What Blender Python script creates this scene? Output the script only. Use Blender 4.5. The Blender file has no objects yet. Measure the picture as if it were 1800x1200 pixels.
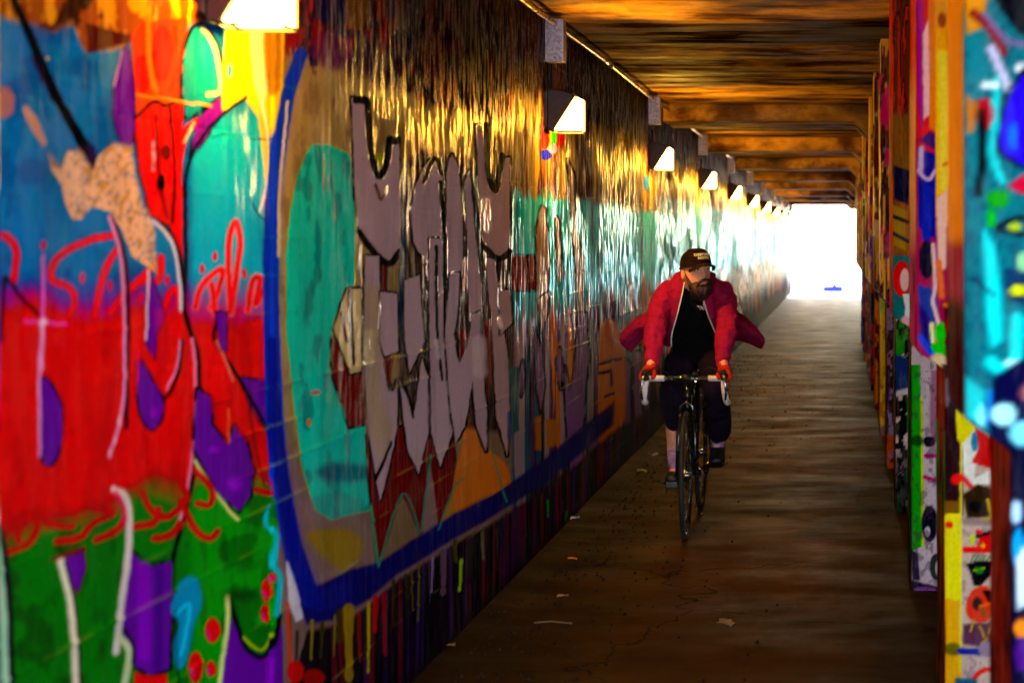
import bpy, bmesh, math, random
import numpy as np
from mathutils import Vector, Matrix

S = bpy.context.scene
R = math.radians
random.seed(4)
rng = np.random.default_rng(11)

# ------------------------------------------------------------------ camera, world, sun, exposure
FPX, VX, VY, HC = 3000.0, 1478.0, 425.0, 1.6      # focal length and vanishing point in a 1800x1200 frame, eye height
cam_d = bpy.data.cameras.new('camera')
cam = bpy.data.objects.new('camera', cam_d)
S.collection.objects.link(cam)
cam.location = (0, 0, HC)
cam.rotation_euler = (R(90), 0, 0)
cam_d.sensor_width = 36
cam_d.lens = FPX / 1800 * 36
cam_d.shift_x = -(VX - 900) / 1800
cam_d.shift_y = -(600 - VY) / 1800
cam_d.clip_start = 0.05
cam_d.clip_end = 3000
cam_d.dof.use_dof = True
cam_d.dof.focus_distance = 9.0
cam_d.dof.aperture_fstop = 3.3
S.camera = cam

SUN_EL, SUN_AZ = R(27), R(12)
w = bpy.data.worlds.new('World'); S.world = w; w.use_nodes = True
nt = w.node_tree; nt.nodes.clear()
sky = nt.nodes.new('ShaderNodeTexSky'); sky.sky_type = 'NISHITA'; sky.sun_disc = False
sky.sun_elevation = SUN_EL; sky.sun_rotation = SUN_AZ
bg = nt.nodes.new('ShaderNodeBackground'); bg.inputs[1].default_value = 0.15
wo = nt.nodes.new('ShaderNodeOutputWorld')
nt.links.new(sky.outputs[0], bg.inputs[0]); nt.links.new(bg.outputs[0], wo.inputs[0])
sun_d = bpy.data.lights.new('sun', 'SUN'); sun_d.energy = 4.0; sun_d.angle = R(0.5); sun_d.color = (1, .97, .93)
sun = bpy.data.objects.new('sun', sun_d); S.collection.objects.link(sun)
# the sky's sun_rotation is measured clockwise from +Y
sd = Vector((math.sin(SUN_AZ) * math.cos(SUN_EL), math.cos(SUN_AZ) * math.cos(SUN_EL), math.sin(SUN_EL)))
sun.rotation_euler = (-sd).to_track_quat('-Z', 'Y').to_euler()
S.view_settings.view_transform = 'Standard'; S.view_settings.look = 'None'
S.view_settings.gamma = 1; S.view_settings.use_curve_mapping = False
S.view_settings.exposure = 4.2
S.cycles.use_denoising = True
S.cycles.max_bounces = 8; S.cycles.diffuse_bounces = 5; S.cycles.glossy_bounces = 4
S.cycles.sample_clamp_indirect = 6.0
S.cycles.use_light_tree = True

# ------------------------------------------------------------------ helpers
def link(o, parent=None):
    S.collection.objects.link(o)
    if parent is not None: o.parent = parent
    return o
def tag(o, label=None, cat=None, group=None, kind=None):
    if label: o['label'] = label
    if cat: o['category'] = cat
    if group: o['group'] = group
    if kind: o['kind'] = kind
    return o
def empty(name, loc, label=None, cat=None, group=None):
    o = bpy.data.objects.new(name, None); link(o); o.location = loc; o.empty_display_size = .1
    return tag(o, label, cat, group)
class MB:
    """collects verts and faces; build() links them as one mesh object"""
    def __init__(s): s.v = []; s.f = []
    def add(s, vs, fs):
        k = len(s.v); s.v += [tuple(p) for p in vs]; s.f += [tuple(i + k for i in f) for f in fs]; return s
    def box(s, x0, x1, y0, y1, z0, z1):
        vs = [(x, y, z) for z in (z0, z1) for y in (y0, y1) for x in (x0, x1)]
        return s.add(vs, [(0, 2, 3, 1), (4, 5, 7, 6), (0, 1, 5, 4), (2, 6, 7, 3), (0, 4, 6, 2), (1, 3, 7, 5)])
    def bbox(s, x0, x1, y0, y1, z0, z1, b=.004):
        bm = bmesh.new(); bmesh.ops.create_cube(bm, size=1)
        for v in bm.verts:
            v.co = Vector(((x0 + x1) / 2 + v.co.x * (x1 - x0), (y0 + y1) / 2 + v.co.y * (y1 - y0), (z0 + z1) / 2 + v.co.z * (z1 - z0)))
        bmesh.ops.bevel(bm, geom=bm.edges[:], offset=b, segments=2, affect='EDGES', profile=.7)
        bm.verts.index_update()
        s.add([v.co for v in bm.verts], [[v.index for v in f.verts] for f in bm.faces]); bm.free(); return s
    def tube(s, pts, rad, n=10, closed=False, cap=True, flat=1.0):
        pts = [Vector(p) for p in pts]; m = len(pts)
        rs = rad if isinstance(rad, (list, tuple)) else [rad] * m
        vs = []; prev = None
        for i, p in enumerate(pts):
            a = pts[(i - 1) % m] if (closed or i > 0) else p
            b = pts[(i + 1) % m] if (closed or i < m - 1) else p
            t = (b - a).normalized()
            if prev is None:
                nrm = t.orthogonal().normalized()
                if abs(t.z) < .9: nrm = Vector((0, 0, 1)).cross(t).normalized()
            else:
                nrm = (prev - t * prev.dot(t)).normalized()
            prev = nrm; bn = t.cross(nrm)
            for k in range(n):
                a_ = 2 * math.pi * k / n
                vs.append(p + (nrm * math.cos(a_) + bn * math.sin(a_) * flat) * rs[i])
        fs = []
        for i in range(m if closed else m - 1):
            j = (i + 1) % m
            for k in range(n):
                l = (k + 1) % n
                fs.append((i * n + k, i * n + l, j * n + l, j * n + k))
        if cap and not closed:
            fs.append(tuple(range(n - 1, -1, -1))); fs.append(tuple((m - 1) * n + k for k in range(n)))
        return s.add(vs, fs)
    def prism(s, prof, y0, y1, cx=0, cz=0):
        n = len(prof); vs = [(cx + x, y, cz + z) for y in (y0, y1) for x, z in prof]
        fs = [(k, (k + 1) % n, n + (k + 1) % n, n + k) for k in range(n)] + [tuple(range(n - 1, -1, -1)), tuple(range(n, 2 * n))]
        return s.add(vs, fs)
    def ell(s, c, r, nu=16, nv=10, fn=None):
        vs = []
        for j in range(nv + 1):
            th = math.pi * j / nv
            for i in range(nu):
                ph = 2 * math.pi * i / nu
                d = Vector((math.sin(th) * math.cos(ph), math.sin(th) * math.sin(ph), math.cos(th)))
                k = fn(d) if fn else 1
                vs.append((c[0] + d.x * r[0] * k, c[1] + d.y * r[1] * k, c[2] + d.z * r[2] * k))
        fs = [(j * nu + i, (j + 1) * nu + i, (j + 1) * nu + (i + 1) % nu, j * nu + (i + 1) % nu) for j in range(nv) for i in range(nu)]
        return s.add(vs, fs)
    def build(s, name, m, parent=None, smooth=False, loc=None, origin=None):
        me = bpy.data.meshes.new(name)
        vs = s.v
        if origin is not None: vs = [(a - origin[0], b - origin[1], c - origin[2]) for a, b, c in vs]
        me.from_pydata(vs, [], s.f); me.update()
        bm = bmesh.new(); bm.from_mesh(me); bmesh.ops.remove_doubles(bm, verts=bm.verts, dist=1e-6)
        bmesh.ops.recalc_face_normals(bm, faces=bm.faces); bm.to_mesh(me); bm.free()
        if smooth: me.polygons.foreach_set('use_smooth', [True] * len(me.polygons))
        me.materials.append(m)
        o = bpy.data.objects.new(name, me); link(o, parent)
        if loc is not None: o.location = loc
        return o

def lin(c):
    c = np.asarray(c, float) / 255.0
    return np.where(c <= .04045, c / 12.92, ((c + .055) / 1.055) ** 2.4)
def lin4(c): return tuple(lin(c)) + (1.0,)

class Mat:
    def __init__(s, name):
        s.m = bpy.data.materials.new(name); s.m.use_nodes = True; s.nt = s.m.node_tree
        s.b = s.nt.nodes['Principled BSDF']
    def n(s, t, **k):
        q = s.nt.nodes.new('ShaderNode' + t)
        for a, b in k.items():
            if a.startswith('i_'):
                key = a[2:]; key = int(key) if key.isdigit() else key
                q.inputs[key].default_value = b
            else: setattr(q, a, b)
        return q
    def l(s, a, b): s.nt.links.new(a, b)
    def coords(s, scale=(1, 1, 1)):
        tc = s.n('TexCoord'); mp = s.n('Mapping'); mp.inputs['Scale'].default_value = scale
        s.l(tc.outputs['Object'], mp.inputs['Vector']); return mp.outputs[0]
    def noise(s, scale, detail=4, vec=None, rough=.55, stretch=(1, 1, 1)):
        q = s.n('TexNoise'); q.inputs['Scale'].default_value = scale; q.inputs['Detail'].default_value = detail
        q.inputs['Roughness'].default_value = rough
        s.l(vec or s.coords(stretch), q.inputs['Vector']); return q.outputs[0]
    def ramp(s, fac, stops):
        q = s.n('ValToRGB'); e = q.color_ramp.elements
        while len(e) < len(stops): e.new(.5)
        for i, (p, c) in enumerate(stops):
            e[i].position = p; e[i].color = c if len(c) == 4 else tuple(c) + (1,)
        s.l(fac, q.inputs[0]); return q.outputs[0]
    def mixc(s, fac, a, b, mode='MIX'):
        q = s.n('Mix', data_type='RGBA', blend_type=mode)
        for sock, val in ((q.inputs['Factor'], fac), (q.inputs[6], a), (q.inputs[7], b)):
            if hasattr(val, 'default_value') or hasattr(val, 'links'): s.l(val, sock)
            else: sock.default_value = val
        return q.outputs[2]
    def mapr(s, fac, a, b, c, d):
        q = s.n('MapRange'); s.l(fac, q.inputs[0])
        for k, v in zip((1, 2, 3, 4), (a, b, c, d)): q.inputs[k].default_value = v
        return q.outputs[0]
    def bump(s, *hs):
        prev = None
        for h, st, dist in hs:
            q = s.n('Bump'); q.inputs['Strength'].default_value = st; q.inputs['Distance'].default_value = dist
            s.l(h, q.inputs['Height'])
            if prev: s.l(prev, q.inputs['Normal'])
            prev = q.outputs[0]
        s.l(prev, s.b.inputs['Normal'])
def simple(name, col, rough=.5, metal=0, spec=.5, var=.25, scale=40, bump=.0, bscale=200, stretch=(1, 1, 1)):
    M = Mat(name); c = np.asarray(lin(col))
    nz = M.noise(scale, 4, stretch=stretch)
    M.l(M.ramp(nz, [(.3, tuple(c * (1 - var))), (.7, tuple(np.minimum(1, c * (1 + var))))]), M.b.inputs['Base Color'])
    M.l(M.mapr(M.noise(scale * .6, 3), .3, .7, max(.02, rough - .1), min(1, rough + .12)), M.b.inputs['Roughness'])
    M.b.inputs['Metallic'].default_value = metal; M.b.inputs['Specular IOR Level'].default_value = spec
    if bump: M.bump((M.noise(bscale, 3, stretch=stretch), bump, .002))
    return M.m

def paint_material(name, rough=.30, spec=.22, streak=1.0):
    """spray paint over rough concrete; the paint's own colour is the mesh's Paint attribute"""
    M = Mat(name)
    at = M.n('Attribute', attribute_name='Paint', attribute_type='GEOMETRY')
    fine = M.noise(60, 5, rough=.7)
    grime = M.noise(3.2, 6, stretch=(1, 1, .35), rough=.65)
    runs = M.noise(26, 5, stretch=(1, 1, .06), rough=.6)
    c1 = M.mixc(M.mapr(fine, .3, .75, 0, .22), at.outputs['Color'], (.008, .005, .01, 1))
    c2 = M.mixc(M.mapr(grime, .5, .8, 0, .45), c1, (.012, .008, .008, 1))
    c3 = M.mixc(M.mapr(runs, .6, .85, 0, .2), c2, (.008, .005, .01, 1))
    # flecks where the paint has come away from the concrete
    chips = M.noise(90, 6, rough=.75)
    c4 = M.mixc(M.mapr(chips, .685, .71, 0, .55), c3, (.28, .25, .21, 1))
    M.l(c4, M.b.inputs['Base Color'])
    fl = M.mapr(M.noise(22, 6, stretch=(1, 1, .22), rough=.7), .47, .58, .0, 1)
    mm = M.n('Math', operation='MULTIPLY'); M.l(fl, mm.inputs[0]); M.l(at.outputs['Alpha'], mm.inputs[1])
    M.l(M.mapr(mm.outputs[0], 0, 1, 0, .5), M.b.inputs['Specular IOR Level']); M.l(M.mapr(mm.outputs[0], 0, .8, .9, rough - .06), M.b.inputs['Roughness'])
    mt = M.n('Attribute', attribute_name='Flake', attribute_type='GEOMETRY'); m2 = M.n('Math', operation='MULTIPLY')
    M.l(fl, m2.inputs[0]); M.l(mt.outputs['Fac'], m2.inputs[1]); M.l(m2.outputs[0], M.b.inputs['Metallic'])
    gm_ = M.n('Gamma'); M.l(at.outputs['Color'], gm_.inputs[0]); gm_.inputs[1].default_value = .45
    M.l(M.mixc(mt.outputs['Fac'], (1, 1, 1, 1), gm_.outputs[0]), M.b.inputs['Specular Tint'])
    M.bump((M.noise(7, 6, stretch=(1, 1, .35), rough=.7), .45, .03 * streak), (M.noise(45, 6, stretch=(1, 1, .35), rough=.8), 1.0, .010 * streak),
           (M.noise(220, 3), .4, .0014))
    return M.m

def vnoise(x, y, seed=0):
    xi = np.floor(x).astype(np.int64); yi = np.floor(y).astype(np.int64)
    fx = x - xi; fy = y - yi; fx = fx * fx * (3 - 2 * fx); fy = fy * fy * (3 - 2 * fy)
    def h(a, b):
        n = (a * 374761393 + b * 668265263 + seed * 974711) & 0xffffffff
        n = ((n ^ (n >> 13)) * 1274126177) & 0xffffffff
        return ((n ^ (n >> 16)) & 0xffff) / 65535.0
    return (h(xi, yi) * (1 - fx) + h(xi + 1, yi) * fx) * (1 - fy) + (h(xi, yi + 1) * (1 - fx) + h(xi + 1, yi + 1) * fx) * fy
def fbm(x, y, seed=0, o=4):
    s = 0; a = .5
    for k in range(o): s = s + a * vnoise(x * 2 ** k, y * 2 ** k, seed + k * 17); a *= .5
    return s / (1 - .5 ** o)
def sstep(a, b, x):
    t = np.clip((x - a) / (b - a), 0, 1); return t * t * (3 - 2 * t)

def spline(pts, closed, k=6):
    P = np.array(pts, float); n = len(P); out = []
    for i in range(n if closed else n - 1):
        if closed: p0, p1, p2, p3 = P[i - 1], P[i], P[(i + 1) % n], P[(i + 2) % n]
        else: p0, p1, p2, p3 = P[max(i - 1, 0)], P[i], P[i + 1], P[min(i + 2, n - 1)]
        for t in np.arange(k) / k:
            out.append(.5 * ((2 * p1) + (-p0 + p2) * t + (2 * p0 - 5 * p1 + 4 * p2 - p3) * t * t + (-p0 + 3 * p1 - 3 * p2 + p3) * t ** 3))
    if not closed: out.append(P[-1])
    return np.array(out)

class Canvas:
    """sprays shapes onto the vertices of a wall; shapes are given in the mural's own u (along), v (down) coordinates"""
    def __init__(s, u, v, seed=0):
        s.u = u + (fbm(u / 14, v / 14, 91 + seed, 2) - .5) * 2.2; s.v = v + (fbm(u / 14, v / 14, 57 + seed, 2) - .5) * 2.2
        s.c = np.zeros((len(u), 3)); s.off = (0, 0, 1); s.mist = True
    def T(s, pts):
        ox, oy, k = s.off; return [(ox + p[0] / k, oy + p[1] / k) for p in pts]
    def sp(s, ox=0, oy=0, k=1.0): s.off = (ox, oy, k)
    def blend(s, idx, a, col):
        c = lin(col); s.c[idx] = s.c[idx] * (1 - a[:, None]) + c * a[:, None]
    def fill(s, mask, col): s.blend(np.arange(len(s.u)), np.clip(mask, 0, 1), col)
    def _near(s, P, pad):
        x0, y0 = P.min(0) - pad; x1, y1 = P.max(0) + pad
        idx = np.nonzero((s.u > x0) & (s.u < x1) & (s.v > y0) & (s.v < y1))[0]
        return idx
    def _dist(s, idx, P, closed):
        x = s.u[idx]; y = s.v[idx]; d = np.full(len(idx), 1e9); ins = np.zeros(len(idx), bool)
        n = len(P); tt = np.zeros(len(idx))
        for i in range(n if closed else n - 1):
            a = P[i]; b = P[(i + 1) % n]; e = b - a; L = max(e @ e, 1e-9)
            t = np.clip(((x - a[0]) * e[0] + (y - a[1]) * e[1]) / L, 0, 1)
            q = np.hypot(x - a[0] - t * e[0], y - a[1] - t * e[1])
            m = q < d; d = np.where(m, q, d); tt = np.where(m, (i + t) / max(n - 1, 1), tt)
            if closed:
                c = ((a[1] > y) != (b[1] > y))
                with np.errstate(divide='ignore', invalid='ignore'):
                    xx = (b[0] - a[0]) * (y - a[1]) / (b[1] - a[1] + 1e-12) + a[0]
                ins ^= c & (x < xx)
        return d, ins, tt
    def P(s, pts, col, soft=2.0, op=1.0, curve=False, out=0, oc=(8, 4, 14)):
        P = np.array(s.T(pts), float)
        if curve: P = spline(P, True)
        idx = s._near(P, soft + out + 4)
        if not len(idx): return
        d, ins, _ = s._dist(idx, P, True); sd = np.where(ins, -d, d)
        if out: s.blend(idx, sstep(out + 1.2, out - 1.2, sd) * op * (.55 + .45 * sstep(.38, .5, fbm(s.u[idx] / 9, s.v[idx] / 20, 207, 3))), oc)
        s.blend(idx, sstep(soft * .5, -soft * .5, sd) * op, col)
        return
    def L(s, pts, w, col, soft=1.6, op=1.0, curve=True):
        P = np.array(s.T(pts), float)
        if curve and len(P) > 2: P = spline(P, False)
        w1, w2 = (w, w) if not isinstance(w, tuple) else w
        idx = s._near(P, max(w1, w2) * 1.4 + soft + 3)
        if not len(idx): return
        d, _, t = s._dist(idx, P, False); r = (w1 + (w2 - w1) * t) / 2
        if s.mist: s.blend(idx, .30 * op * sstep(1.0, 0, d / (r * 2.4 + 2)) ** 2, col)
        s.blend(idx, sstep(1, 0, (d - r + soft * .5) / soft) * op, col)
    def E(s, x, y, rx, ry, col, soft=2.0, op=1.0, out=0):
        s.P([(x + rx * math.cos(a), y + ry * math.sin(a)) for a in np.linspace(0, 2 * math.pi, 14)[:-1]], col, soft, op, True, out)

def put_paint(me, c, gloss=None):
    c = np.asarray(c); lum = c @ np.array([.3, .5, .2]); c = np.maximum(0, lum[:, None] + (c - lum[:, None]) * 1.3)
    c = np.where(c < .12, c * (.25 + .75 * c / .12), c)
    at = me.color_attributes.new('Paint', 'FLOAT_COLOR', 'POINT')
    a = np.ones((len(c), 4), np.float32); a[:, :3] = np.clip(c, .0012, .9)
    if gloss is not None: a[:, 3] = gloss
    at.data.foreach_set('color', a.ravel())

def grid_mesh(name, V, ncol, nrow, mat, closed=False, parent=None):
    """V: (ncol*nrow,3), column-major"""
    i = np.arange(ncol if closed else ncol - 1)[:, None]; j = np.arange(nrow - 1)[None, :]
    i2 = (i + 1) % ncol
    F = np.stack([i * nrow + j, i2 * nrow + j, i2 * nrow + j + 1, i * nrow + j + 1], -1).reshape(-1, 4)
    me = bpy.data.meshes.new(name)
    me.vertices.add(len(V)); me.vertices.foreach_set('co', V.astype(np.float32).ravel())
    me.loops.add(F.size); me.loops.foreach_set('vertex_index', F.astype(np.int32).ravel())
    me.polygons.add(len(F)); me.polygons.foreach_set('loop_start', (np.arange(len(F)) * 4).astype(np.int32))
    me.polygons.foreach_set('loop_total', np.full(len(F), 4, np.int32))
    me.polygons.foreach_set('use_smooth', np.ones(len(F), bool))
    me.update(calc_edges=True); me.materials.append(mat)
    o = bpy.data.objects.new(name, me); link(o, parent); return o

# ------------------------------------------------------------------ dimensions (metres; +Y runs down the tunnel)
XL = -1.55                 # painted wall on the left
XUP, XPOST = .235, .325    # passage face of the piers above and below their chamfer
CEIL = 2.80
Y0, Y1 = -1.3, 54.0        # portals
XR = 8.2                   # far wall of the road tunnel

# ------------------------------------------------------------------ floor
def floor_mat():
    M = Mat('worn_asphalt')
    big = M.noise(1.1, 6, stretch=(1, .7, 1)); med = M.noise(5, 6, rough=.7); fine = M.noise(90, 5, rough=.7)
    c = M.ramp(big, [(.3, lin4((42, 21, 6))), (.5, lin4((74, 41, 9))), (.72, lin4((50, 25, 8)))])
    c = M.mixc(M.mapr(med, .45, .75, 0, .35), c, lin4((26, 13, 9)))
    c = M.mixc(M.mapr(fine, .58, .74, 0, .3), c, lin4((104, 66, 24)))
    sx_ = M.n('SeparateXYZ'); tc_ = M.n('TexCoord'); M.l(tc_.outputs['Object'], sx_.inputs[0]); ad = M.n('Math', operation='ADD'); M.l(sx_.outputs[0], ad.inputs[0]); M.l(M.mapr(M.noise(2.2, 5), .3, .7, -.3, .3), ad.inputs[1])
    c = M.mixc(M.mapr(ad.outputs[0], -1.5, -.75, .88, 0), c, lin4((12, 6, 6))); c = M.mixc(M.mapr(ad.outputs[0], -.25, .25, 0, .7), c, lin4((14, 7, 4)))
    crk = M.n('TexVoronoi', feature='DISTANCE_TO_EDGE'); crk.inputs['Scale'].default_value = .55; crk.inputs['Randomness'].default_value = 1
    wv = M.n('VectorMath', operation='ADD'); M.l(M.coords(), wv.inputs[0]); nz = M.n('TexNoise'); nz.inputs['Scale'].default_value = 3; nz.inputs['Detail'].default_value = 5
    M.l(M.coords(), nz.inputs['Vector']); sc = M.n('VectorMath', operation='SCALE'); sc.inputs['Scale'].default_value = .5; M.l(nz.outputs['Color'], sc.inputs[0]); M.l(sc.outputs[0], wv.inputs[1]); M.l(wv.outputs[0], crk.inputs['Vector'])
    ck = M.mapr(crk.outputs['Distance'], .0, .006, 1, 0)
    c = M.mixc(ck, c, lin4((8, 4, 4)))
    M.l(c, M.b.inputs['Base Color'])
    M.l(M.mapr(M.noise(3, 6, stretch=(.5, 1, 1), rough=.6), .35, .7, .8, .5), M.b.inputs['Roughness'])
    M.l(M.mapr(M.noise(1.6, 5, stretch=(.5, 1, 1), rough=.6),   .3, .7, .006, .022), M.b.inputs['Specular IOR Level'])
    M.bump((M.noise(4, 4, rough=.55), .3, .008), (M.noise(60, 4, rough=.7), .35, .002), (fine, .4, .001))
    return M.m
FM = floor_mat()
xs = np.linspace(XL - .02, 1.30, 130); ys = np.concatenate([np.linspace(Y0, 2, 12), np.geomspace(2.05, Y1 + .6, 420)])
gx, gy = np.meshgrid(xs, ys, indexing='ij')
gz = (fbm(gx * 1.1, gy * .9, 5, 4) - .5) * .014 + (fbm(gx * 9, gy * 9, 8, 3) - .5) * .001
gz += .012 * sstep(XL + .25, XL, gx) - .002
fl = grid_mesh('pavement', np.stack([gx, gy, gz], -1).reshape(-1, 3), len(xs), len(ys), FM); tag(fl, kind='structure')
kerb = MB(); kerb.bbox(1.302, 1.46, Y0, Y1 + .6, -.16, .008, .012)
km = simple('kerb_concrete', (120, 112, 100), .8, bump=.5, bscale=60)
tag(kerb.build('kerb', km), kind='structure')
road = MB(); road.add([(1.462, Y0, -.12), (XR + .1, Y0, -.12), (XR + .1, Y1 + .6, -.12), (1.462, Y1 + .6, -.12)], [(0, 1, 2, 3)])
tag(road.build('road', FM), kind='structure')
gm = simple('sunlit_concrete', (186, 192, 196), .85, var=.2, scale=2, bump=.3, bscale=30)
g = MB(); g.add([(-400, Y1 + .61, -.02), (400, Y1 + .61, -.02), (400, 900, -.02), (-400, 900, -.02)], [(0, 1, 2, 3)])
tag(g.build('ground', gm), kind='structure')
g = MB(); g.add([(-400, -900, -.02), (400, -900, -.02), (400, Y0 - .01, -.02), (-400, Y0 - .01, -.02)], [(0, 1, 2, 3)])
tag(g.build('ground', gm), kind='structure')

# ------------------------------------------------------------------ ceiling
def ceil_mat():
    M = Mat('stained_shade_banded_concrete')
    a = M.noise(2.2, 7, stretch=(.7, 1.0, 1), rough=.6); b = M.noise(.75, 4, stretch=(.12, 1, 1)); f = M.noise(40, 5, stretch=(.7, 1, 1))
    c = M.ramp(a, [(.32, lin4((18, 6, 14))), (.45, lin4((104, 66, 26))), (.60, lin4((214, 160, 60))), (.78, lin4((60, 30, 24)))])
    c = M.mixc(M.mapr(b, .47, .56, 0, .93), c, lin4((16, 5, 14)))  # dark cross bands paint in the shade between lamps
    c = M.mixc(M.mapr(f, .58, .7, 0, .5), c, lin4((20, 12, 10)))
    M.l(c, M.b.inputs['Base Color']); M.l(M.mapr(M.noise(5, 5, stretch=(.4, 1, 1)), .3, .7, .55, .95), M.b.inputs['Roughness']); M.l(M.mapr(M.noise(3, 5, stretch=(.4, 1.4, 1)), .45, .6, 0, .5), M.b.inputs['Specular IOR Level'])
    wv = M.n('TexWave', wave_type='BANDS', bands_direction='Y'); wv.inputs['Scale'].default_value = 1.6; wv.inputs['Distortion'].default_value = .5
    M.l(M.coords(), wv.inputs['Vector'])
    M.bump((a, .6, .03), (wv.outputs[1], .5, .006), (f, .5, .005), (M.noise(200, 3), .4, .001))
    return M.m
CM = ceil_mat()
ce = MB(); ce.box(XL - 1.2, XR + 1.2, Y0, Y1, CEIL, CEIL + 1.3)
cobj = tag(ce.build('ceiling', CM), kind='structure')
prof = []
for k in range(9):
    yb = 15.0 + 4.8 * k - .1
    if yb > Y1 - 1: break
    b = MB(); z1 = CEIL + .01; z0 = CEIL - .15
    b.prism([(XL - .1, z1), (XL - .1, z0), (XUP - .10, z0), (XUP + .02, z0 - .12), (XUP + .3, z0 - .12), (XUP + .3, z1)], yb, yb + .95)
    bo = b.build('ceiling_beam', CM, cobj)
    bv = bo.modifiers.new('edge', 'BEVEL'); bv.width = .02; bv.segments = 2
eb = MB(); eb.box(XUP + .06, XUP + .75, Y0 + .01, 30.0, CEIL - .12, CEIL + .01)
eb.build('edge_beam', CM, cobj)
ow = MB(); ow.box(XR, XR + 1.2, Y0, Y1, -.3, CEIL + .02)
tag(ow.build('road_tunnel_wall', simple('dim_concrete', (110, 100, 92), .8, bump=.5, bscale=20)), 'bare concrete wall across the road behind the row of painted piers', 'wall')

# ------------------------------------------------------------------ graffiti on the left wall
PM = paint_material('sprayed_wall_paint')
ucol = np.concatenate([[0] * 9, np.arange(-620, 1392.1, 1.7)])
dcol = -XL * FPX / (VX - ucol); dcol[:9] = [Y0, -.9, -.4, 0, .5, 1.0, 1.4, 1.8, 2.05]
dcol[-1] = Y1
nrow = 580; zr = np.linspace(-.03, CEIL + .02, nrow)
DD, ZZ = np.meshgrid(dcol, zr, indexing='ij')
de = np.maximum(DD, 1.9)
U = VX + XL * FPX / de; Vv = VY - (ZZ - HC) * FPX / de
U0 = U.copy()
neg = U < 0
U = np.where(neg, 470 - np.abs((-U % 940) - 470) * 1.0, U)       # the mural carries on beyond the frame
U = np.where(neg, 470 - U, U)
Vv = np.where(Vv < 0, -Vv * .35, Vv); Vv = np.where(Vv > 1200, 1200 - (Vv - 1200) * .4, Vv)
C = Canvas(U.ravel(), Vv.ravel())
u, v, d, z = C.u, C.v, DD.ravel(), ZZ.ravel()
BLK = (8, 4, 14); PUR = (98, 22, 140); REDC = (215, 16, 10); GRN = (18, 104, 14); CRM = (232, 214, 190); MAU = (188, 158, 166)
n1 = fbm(u / 60, v / 60, 3); n2 = fbm(u / 18, v / 60, 9); nd = fbm(d * 5, z * 1.2, 21, 4); nds = fbm(d * 14, z * .8, 31, 3); nf = fbm(u / 5, v / 22, 77, 3)

# --- ground colours of the far part of the wall (beyond the lettering): a band of turquoise with worn cream above it
C.fill(np.ones_like(u), (128, 108, 80))
C.fill(sstep(.45, .62, nd), (84, 56, 48))
C.fill(sstep(.52, .6, nds) * .8, (60, 34, 50))
C.fill(sstep(.60, .68, fbm(d * 9, z * 2, 41, 3)) * .8, (196, 160, 60))
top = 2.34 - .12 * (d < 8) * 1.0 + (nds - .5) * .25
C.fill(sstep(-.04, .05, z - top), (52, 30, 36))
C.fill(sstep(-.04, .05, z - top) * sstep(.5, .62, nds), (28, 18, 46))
cy = 1.84 + (nds - .5) * .16
band = sstep(.02, -.02, z - cy) * sstep(1.02, 1.2, z + (nd - .5) * .6)
C.fill(band, (0, 176, 200))
C.fill(band * sstep(.60, .66, nds) * .8, (70, 56, 84))
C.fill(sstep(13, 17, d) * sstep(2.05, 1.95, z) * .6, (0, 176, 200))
C.fill(sstep(13, 20, d) * sstep(2.2, 1.9, z) * sstep(.5, .56, fbm(d * 3, z * .6, 151, 3)) * .35, (150, 214, 228))  # far stretch painted paler towards the exit, as daylight glow
C.fill(band * sstep(.58, .64, fbm(d * 22, z * 2.2, 51, 3)), (110, 200, 214))
low = sstep(1.3, 1.1, z + (nds - .5) * .5)
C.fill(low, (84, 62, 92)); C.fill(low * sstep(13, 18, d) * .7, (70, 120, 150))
C.fill(low * sstep(.5, .56, nds), (24, 14, 40))
C.fill(low * sstep(.58, .64, nd), (196, 110, 30))
C.fill(low * sstep(.56, .62, fbm(d * 8, z * .7, 61, 2)), (14, 84, 100))
C.fill(low * sstep(.6, .64, fbm(d * 6, z * .5, 71, 2)), (150, 128, 140))
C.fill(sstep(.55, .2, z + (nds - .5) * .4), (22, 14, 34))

# --- piece in the middle: mauve letters on a turquoise field in a tan frame
mid = sstep(486, 494, u) * sstep(906, 890, u)
C.fill(mid, (158, 132, 96))
C.fill(mid * sstep(.5, .62, n2) * .6, (120, 92, 76))
C.fill(mid * sstep(700, 860, v) * .8, (120, 92, 96))
dk = mid * sstep(2.10, 2.16, z + (nf - .5) * .10)
C.fill(dk, (64, 34, 54)); C.fill(dk * sstep(.52, .6, n2), (120, 30, 44)); C.fill(dk * sstep(.56, .62, n1), (36, 26, 70)); C.fill(dk * sstep(640, 760, u) * .75, (22, 14, 26))
C.sp(450, 0, 2)
C.E(355, 20, 40, 90, (110, 84, 30), 6, .8); C.E(270, 180, 70, 70, (110, 60, 100), 14, .5)
C.P([(200, 508), (262, 512), (330, 545), (345, 700), (345, 1000), (300, 1060), (270, 1130), (262, 1200), (266, 1312), (330, 1500), (385, 1492), (402, 1790), (262, 1826), (210, 1790), (165, 1640), (130, 1400), (112, 1200), (105, 900), (120, 750), (145, 620), (172, 545)], (0, 190, 166), 3, 1, False, 2, (150, 170, 60))
C.sp(0, 0, 1)
tq = (u > 500) & (u < 655)
C.fill(sstep(.55, .66, n2) * tq * (C.c[:, 1] > C.c[:, 0] * 3) * .6, (8, 96, 104))
C.E(590, 890, 50, 26, (120, 100, 110), 16, .45); C.E(600, 700, 30, 12, (20, 160, 120), 10, .5); C.E(545, 742, 4, 6, (210, 110, 30), 3)
C.E(556, 690, 9, 4, (190, 60, 60), 3, .8); C.E(605, 830, 50, 18, (6, 74, 100), 18, .8)
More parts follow.
